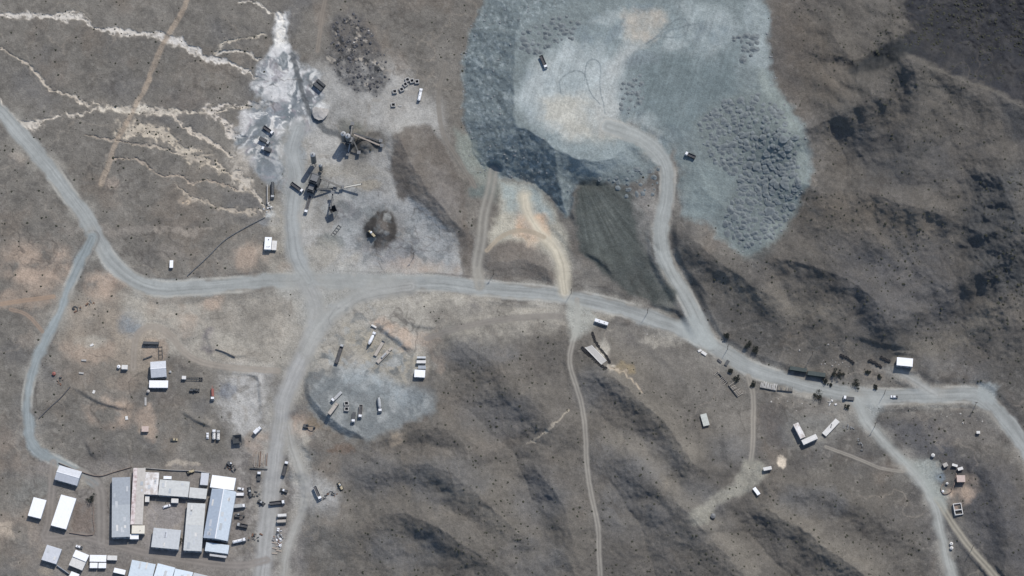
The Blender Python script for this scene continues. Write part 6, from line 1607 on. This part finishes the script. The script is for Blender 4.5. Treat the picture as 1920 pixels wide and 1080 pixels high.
# boulders and rubble
rk_d = np.zeros(GX.shape)
rk_d = np.maximum(rk_d, .9 * np.exp(-((DUMP - 2) / 7) ** 2) * sstep(1110, 1000, GX))
rk_d = np.maximum(rk_d, .45 * sstep(0, 10, DUMP) * (1 - sstep(50, 100, DUMP)) * sstep(1080, 980, GX))
rk_d = np.maximum(rk_d, .5 * np.exp(-((DUMP - 3) / 5) ** 2) * sstep(1300, 1420, GX))
RKS = scatter(50000, rk_d, .18, .95, rs, 2.6, .8)
RKS.sort(key=lambda q: -q[3])
RV = [blob(k + 50, 6, .85, .25) for k in range(5)]
singles("boulder", RV, RKS[:280], "stone", "grey boulder, one of the largest strewn along the dump toe and slopes", "boulder", "boulders of the dump slopes")
stamp("loose_rock", RV, RKS[280:], "stone", "loose grey rocks scattered over the dump slopes and toe", "rock")
rub = np.zeros(GX.shape)
sl, d = poly_dist([(630, 30), (665, 25), (700, 60), (720, 110), (725, 150), (700, 180), (660, 170), (630, 140), (600, 110), (620, 80)], 10, 2); rub[sl] = sstep(-4, 10, d)
stamp("rubble_field", RV, scatter(60000, rub * .9, .3, 1.5, rs, 2, .8), "darkstone", "jumbled dark rubble field behind the culvert boxes", "rubble")
sl, d = poly_dist([(630, 30), (700, 60), (725, 150), (700, 175), (660, 165)], 10, 2); pr = np.zeros(GX.shape); pr[sl] = sstep(-4, 10, d) * sstep(.2, .4, fbm(GX[sl], GY[sl], 11, 3, 77))
pr = np.maximum(pr, .5 * sstep(0.2, .5, n_small) * (rub > 0) * 0)
for poly in ([(1430, 730), (1500, 742), (1580, 755), (1500, 770), (1430, 760)], [(1500, 660), (1560, 640), (1620, 690), (1600, 720), (1540, 690)], [(1690, 770), (1830, 765), (1880, 820), (1800, 790)], [(1180, 620), (1260, 620), (1300, 650), (1240, 640)], [(700, 580), (740, 580), (760, 600), (710, 600)], [(1720, 835), (1760, 840), (1765, 860), (1730, 860)]):
    sl, d = poly_dist(poly, 10, 2); pr[sl] = np.maximum(pr[sl], .22 * sstep(-4, 10, d))
stamp("pale_rubble", RV, scatter(60000, pr * (1 - ROADMASK), .2, .8, rs, 2, .7), "palestone", "pale broken stone scattered along road banks and the rubble field", "rubble")
# truck-tipped heaps standing on the dump
def heap_mesh(seed):
    r = random.Random(seed); n = 11; vs = [(r.uniform(-.1, .1), r.uniform(-.1, .1), 1.0)]; fs = []
    for rad, z in ((.3, .82), (.62, .42), (1.0, 0.0), (1.1, -.25)):
        for k in range(n):
            a = 2 * math.pi * k / n; q = rad * (1 + r.uniform(-.16, .16))
            vs.append((q * math.cos(a), q * math.sin(a), z + r.uniform(-.07, .07)))
    for k in range(n): fs.append((0, 1 + k, 1 + (k + 1) % n))
    for i in range(3):
        for k in range(n): fs.append((1 + i * n + k, 1 + (i + 1) * n + k, 1 + (i + 1) * n + (k + 1) % n, 1 + i * n + (k + 1) % n))
    me = bpy.data.meshes.new("heap"); me.from_pydata(vs, [], fs); me.update(); me.materials.append(M["pile"]); return me
HM = [heap_mesh(k) for k in range(8)]
def inside_poly(x, y, poly):
    c = False
    for (x0, y0), (x1, y1) in zip(poly, poly[1:] + poly[:1]):
        if (y0 > y) != (y1 > y) and x < (x1 - x0) * (y - y0) / (y1 - y0) + x0: c = not c
    return c
HEAPS = [([(1300, 235), (1345, 195), (1420, 172), (1468, 210), (1500, 270), (1505, 340), (1478, 408), (1448, 452), (1404, 470), (1366, 442), (1350, 416), (1388, 340), (1335, 300)], 10.2, "rock_heap", "truck-tipped rock heap in the crowded field on the dump's east side", "tipped heaps of the east field"),
         ([(978, 62), (1050, 25), (1088, 40), (1080, 72), (1040, 90), (1000, 108), (978, 98)], 11.5, "rock_heap", "truck-tipped rock heap along the dump's upper west rim", "tipped heaps of the west rim"),
         ([(1163, 150), (1200, 138), (1207, 180), (1192, 218), (1163, 212)], 10, "rock_heap", "truck-tipped rock heap in the small cluster inside the haul road loop", "tipped heaps inside the loop"),
         ([(1370, 66), (1412, 58), (1424, 98), (1390, 115)], 11, "rock_heap", "truck-tipped rock heap at the dump's upper east rim", "tipped heaps of the east rim"),
         ([(1115, 330), (1180, 318), (1238, 308), (1236, 362), (1180, 372)], 14, "rock_heap", "truck-tipped rock heap on the bench west of the haul road", "tipped heaps on the bench")]
rh = random.Random(3); heap_spots = []
for poly, sp, nm, lab, grp in HEAPS:
    xs_ = [q[0] for q in poly]; ys_ = [q[1] for q in poly]
    y = min(ys_); row = 0
    while y < max(ys_):
        x = min(xs_) + (row % 2) * sp * .5
        while x < max(xs_):
            jx, jy = x + rh.uniform(-5, 5), y + rh.uniform(-4, 4)
            if inside_poly(jx, jy, poly) and rh.random() < .9:
                p = at(jx, jy); r = (.75 if 'bench' in lab or 'loop' in lab else 1) * rh.choice((1.2, 1.6, 1.9, 2.5)) * rh.uniform(.85, 1.2)
                heap_spots.append((r, p, rh.randrange(8), (r * rh.uniform(.9, 1.5), r * rh.uniform(.75, 1.1), r * rh.uniform(.35, .62)), rh.uniform(-.5, .5) + (0 if rh.random() < .7 else 1.6), nm, lab, grp))
            x += sp
        y += sp * .82; row += 1
heap_spots.sort(key=lambda q: -q[0])
for r, p, k, sc, a, nm, lab, grp in heap_spots[:280]:
    o = link(nm, HM[k]); o.location = (p.x, p.y, p.z - .1); o.scale = sc; o.rotation_euler = (0, 0, a); tag(o, lab, "rock heap", grp)
def tri_arrays(me):
    me.calc_loop_triangles()
    return np.array([v.co[:] for v in me.vertices]), np.array([t.vertices[:] for t in me.loop_triangles])
hv = [tri_arrays(m_) for m_ in HM]
stamp("small_rock_heaps", hv, [(p.x, p.y, p.z - .1, sc[0], sc[2], a) for r, p, k, sc, a, nm, lab, grp in heap_spots[280:]], "pile", "crowd of smaller tipped heaps filling in between the larger ones on the dump", "rock heap")
# pale sand heap by the tailings
p = at(600, 208); o = link("sand_heap", HM[2].copy()); o.data.materials.clear(); o.data.materials.append(M["palestone"]); o.location = (p.x, p.y, p.z - .6); o.scale = (5.2, 5.6, 1.6)
tag(o, "round pale sand heap beside the tailings mud", "sand heap")
# trees with leaf-card crowns
def tree(px, py, r, h, label, leaf="treeleaf", n=420, seed=1):
    rg = random.Random(seed); p = at(px, py, h * .6)
    o = thing("tree", label, "tree", p)
    tr = MB().tube((0, 0, -.4), (.1, 0, h * .45), r * .1, r * .06, 7)
    for k in range(5):
        a = 6.28 * k / 5 + rg.uniform(-.3, .3)
        tr.tube((.08, 0, h * .4), (math.cos(a) * r * .6, math.sin(a) * r * .6, h * rg.uniform(.6, .85)), r * .05, r * .02, 5)
    tr.build("trunk", "bark", o)
    cl = [(rg.gauss(0, r * .42), rg.gauss(0, r * .42), h * rg.uniform(.5, .95), r * rg.uniform(.25, .5)) for _ in range(9)]
    mb = MB()
    for k in range(n):
        cx, cy, cz, cr = rg.choice(cl)
        q = Vector((rg.gauss(0, 1), rg.gauss(0, 1), rg.gauss(0, .7))).normalized() * cr * rg.uniform(.5, 1.05) + Vector((cx, cy, cz))
        u = Vector((rg.gauss(0, 1), rg.gauss(0, 1), rg.gauss(0, 1))).normalized(); v = u.orthogonal().normalized(); s = rg.uniform(.16, .36)
        mb.add([q - u * s - v * s * .6, q + u * s - v * s * .6, q + u * s + v * s * .6, q - u * s + v * s * .6], [(0, 1, 2, 3)])
    mb.build("crown", leaf, o)
for i, (x, y, r, h, lab) in enumerate([
    (1547.5, 714, 1.8, 3.6, "narrow dark tree at the road end of the dark green containers"), (1565, 700, 2.6, 4.2, "dense dark tree, nearer the containers of the pair by the road"), (1576, 701, 2.4, 4.0, "dense dark tree, farther from the containers of the pair by the road"),
    (1605, 719, 2.9, 4.6, "round dark tree on the verge above the flatbed truck"), (1641.6, 726, 1.9, 3.0, "small dark tree on the verge between the flatbed and the pickup"), (1535, 745, 3.6, 4.0, "broad dark tree below the road opposite the dark green containers"),
    (1382, 711, 2.6, 3.6, "dark tree between the pale pipe racks and the road"), (1412, 721, 2.0, 2.8, "dark bush-like tree at the end of the white pipe rack"), (1370, 695, 1.9, 3.0, "small dark tree above the pale pipe racks"),
    (1402, 648, 2.8, 3.6, "dark tree on the upper bank past the pole, first of two"), (1415, 657, 2.4, 3.2, "dark tree on the upper bank past the pole, second of two"), (1362, 630, 2.4, 3.4, "dark tree above the verge pole at the haul road fork"),
    (172, 937, 3.2, 5.5, "green tree standing at the garden plot beside the long white shed"), (334.5, 1013, 2.6, 5.0, "thin pale tree between the courtyard workshop and the pale hall"), (1588, 763, 1.4, 2.2, "small round bush at the road fork below the flatbed truck"),
    (1626, 697, 1.6, 2.4, "small dark tree on the slope below the tyre rows"), (1648, 706, 1.6, 2.4, "small dark tree near the foot of the lone shed's ramp"), (1557, 722, 1.3, 2.6, "slim dark tree just below the pair by the road")]):
    tree(x, y, r * 1.1, h * .55, lab, "drytwig" if "pale tree" in lab else "treeleaf", 420, i + 3)
print("objects", len(bpy.data.objects))
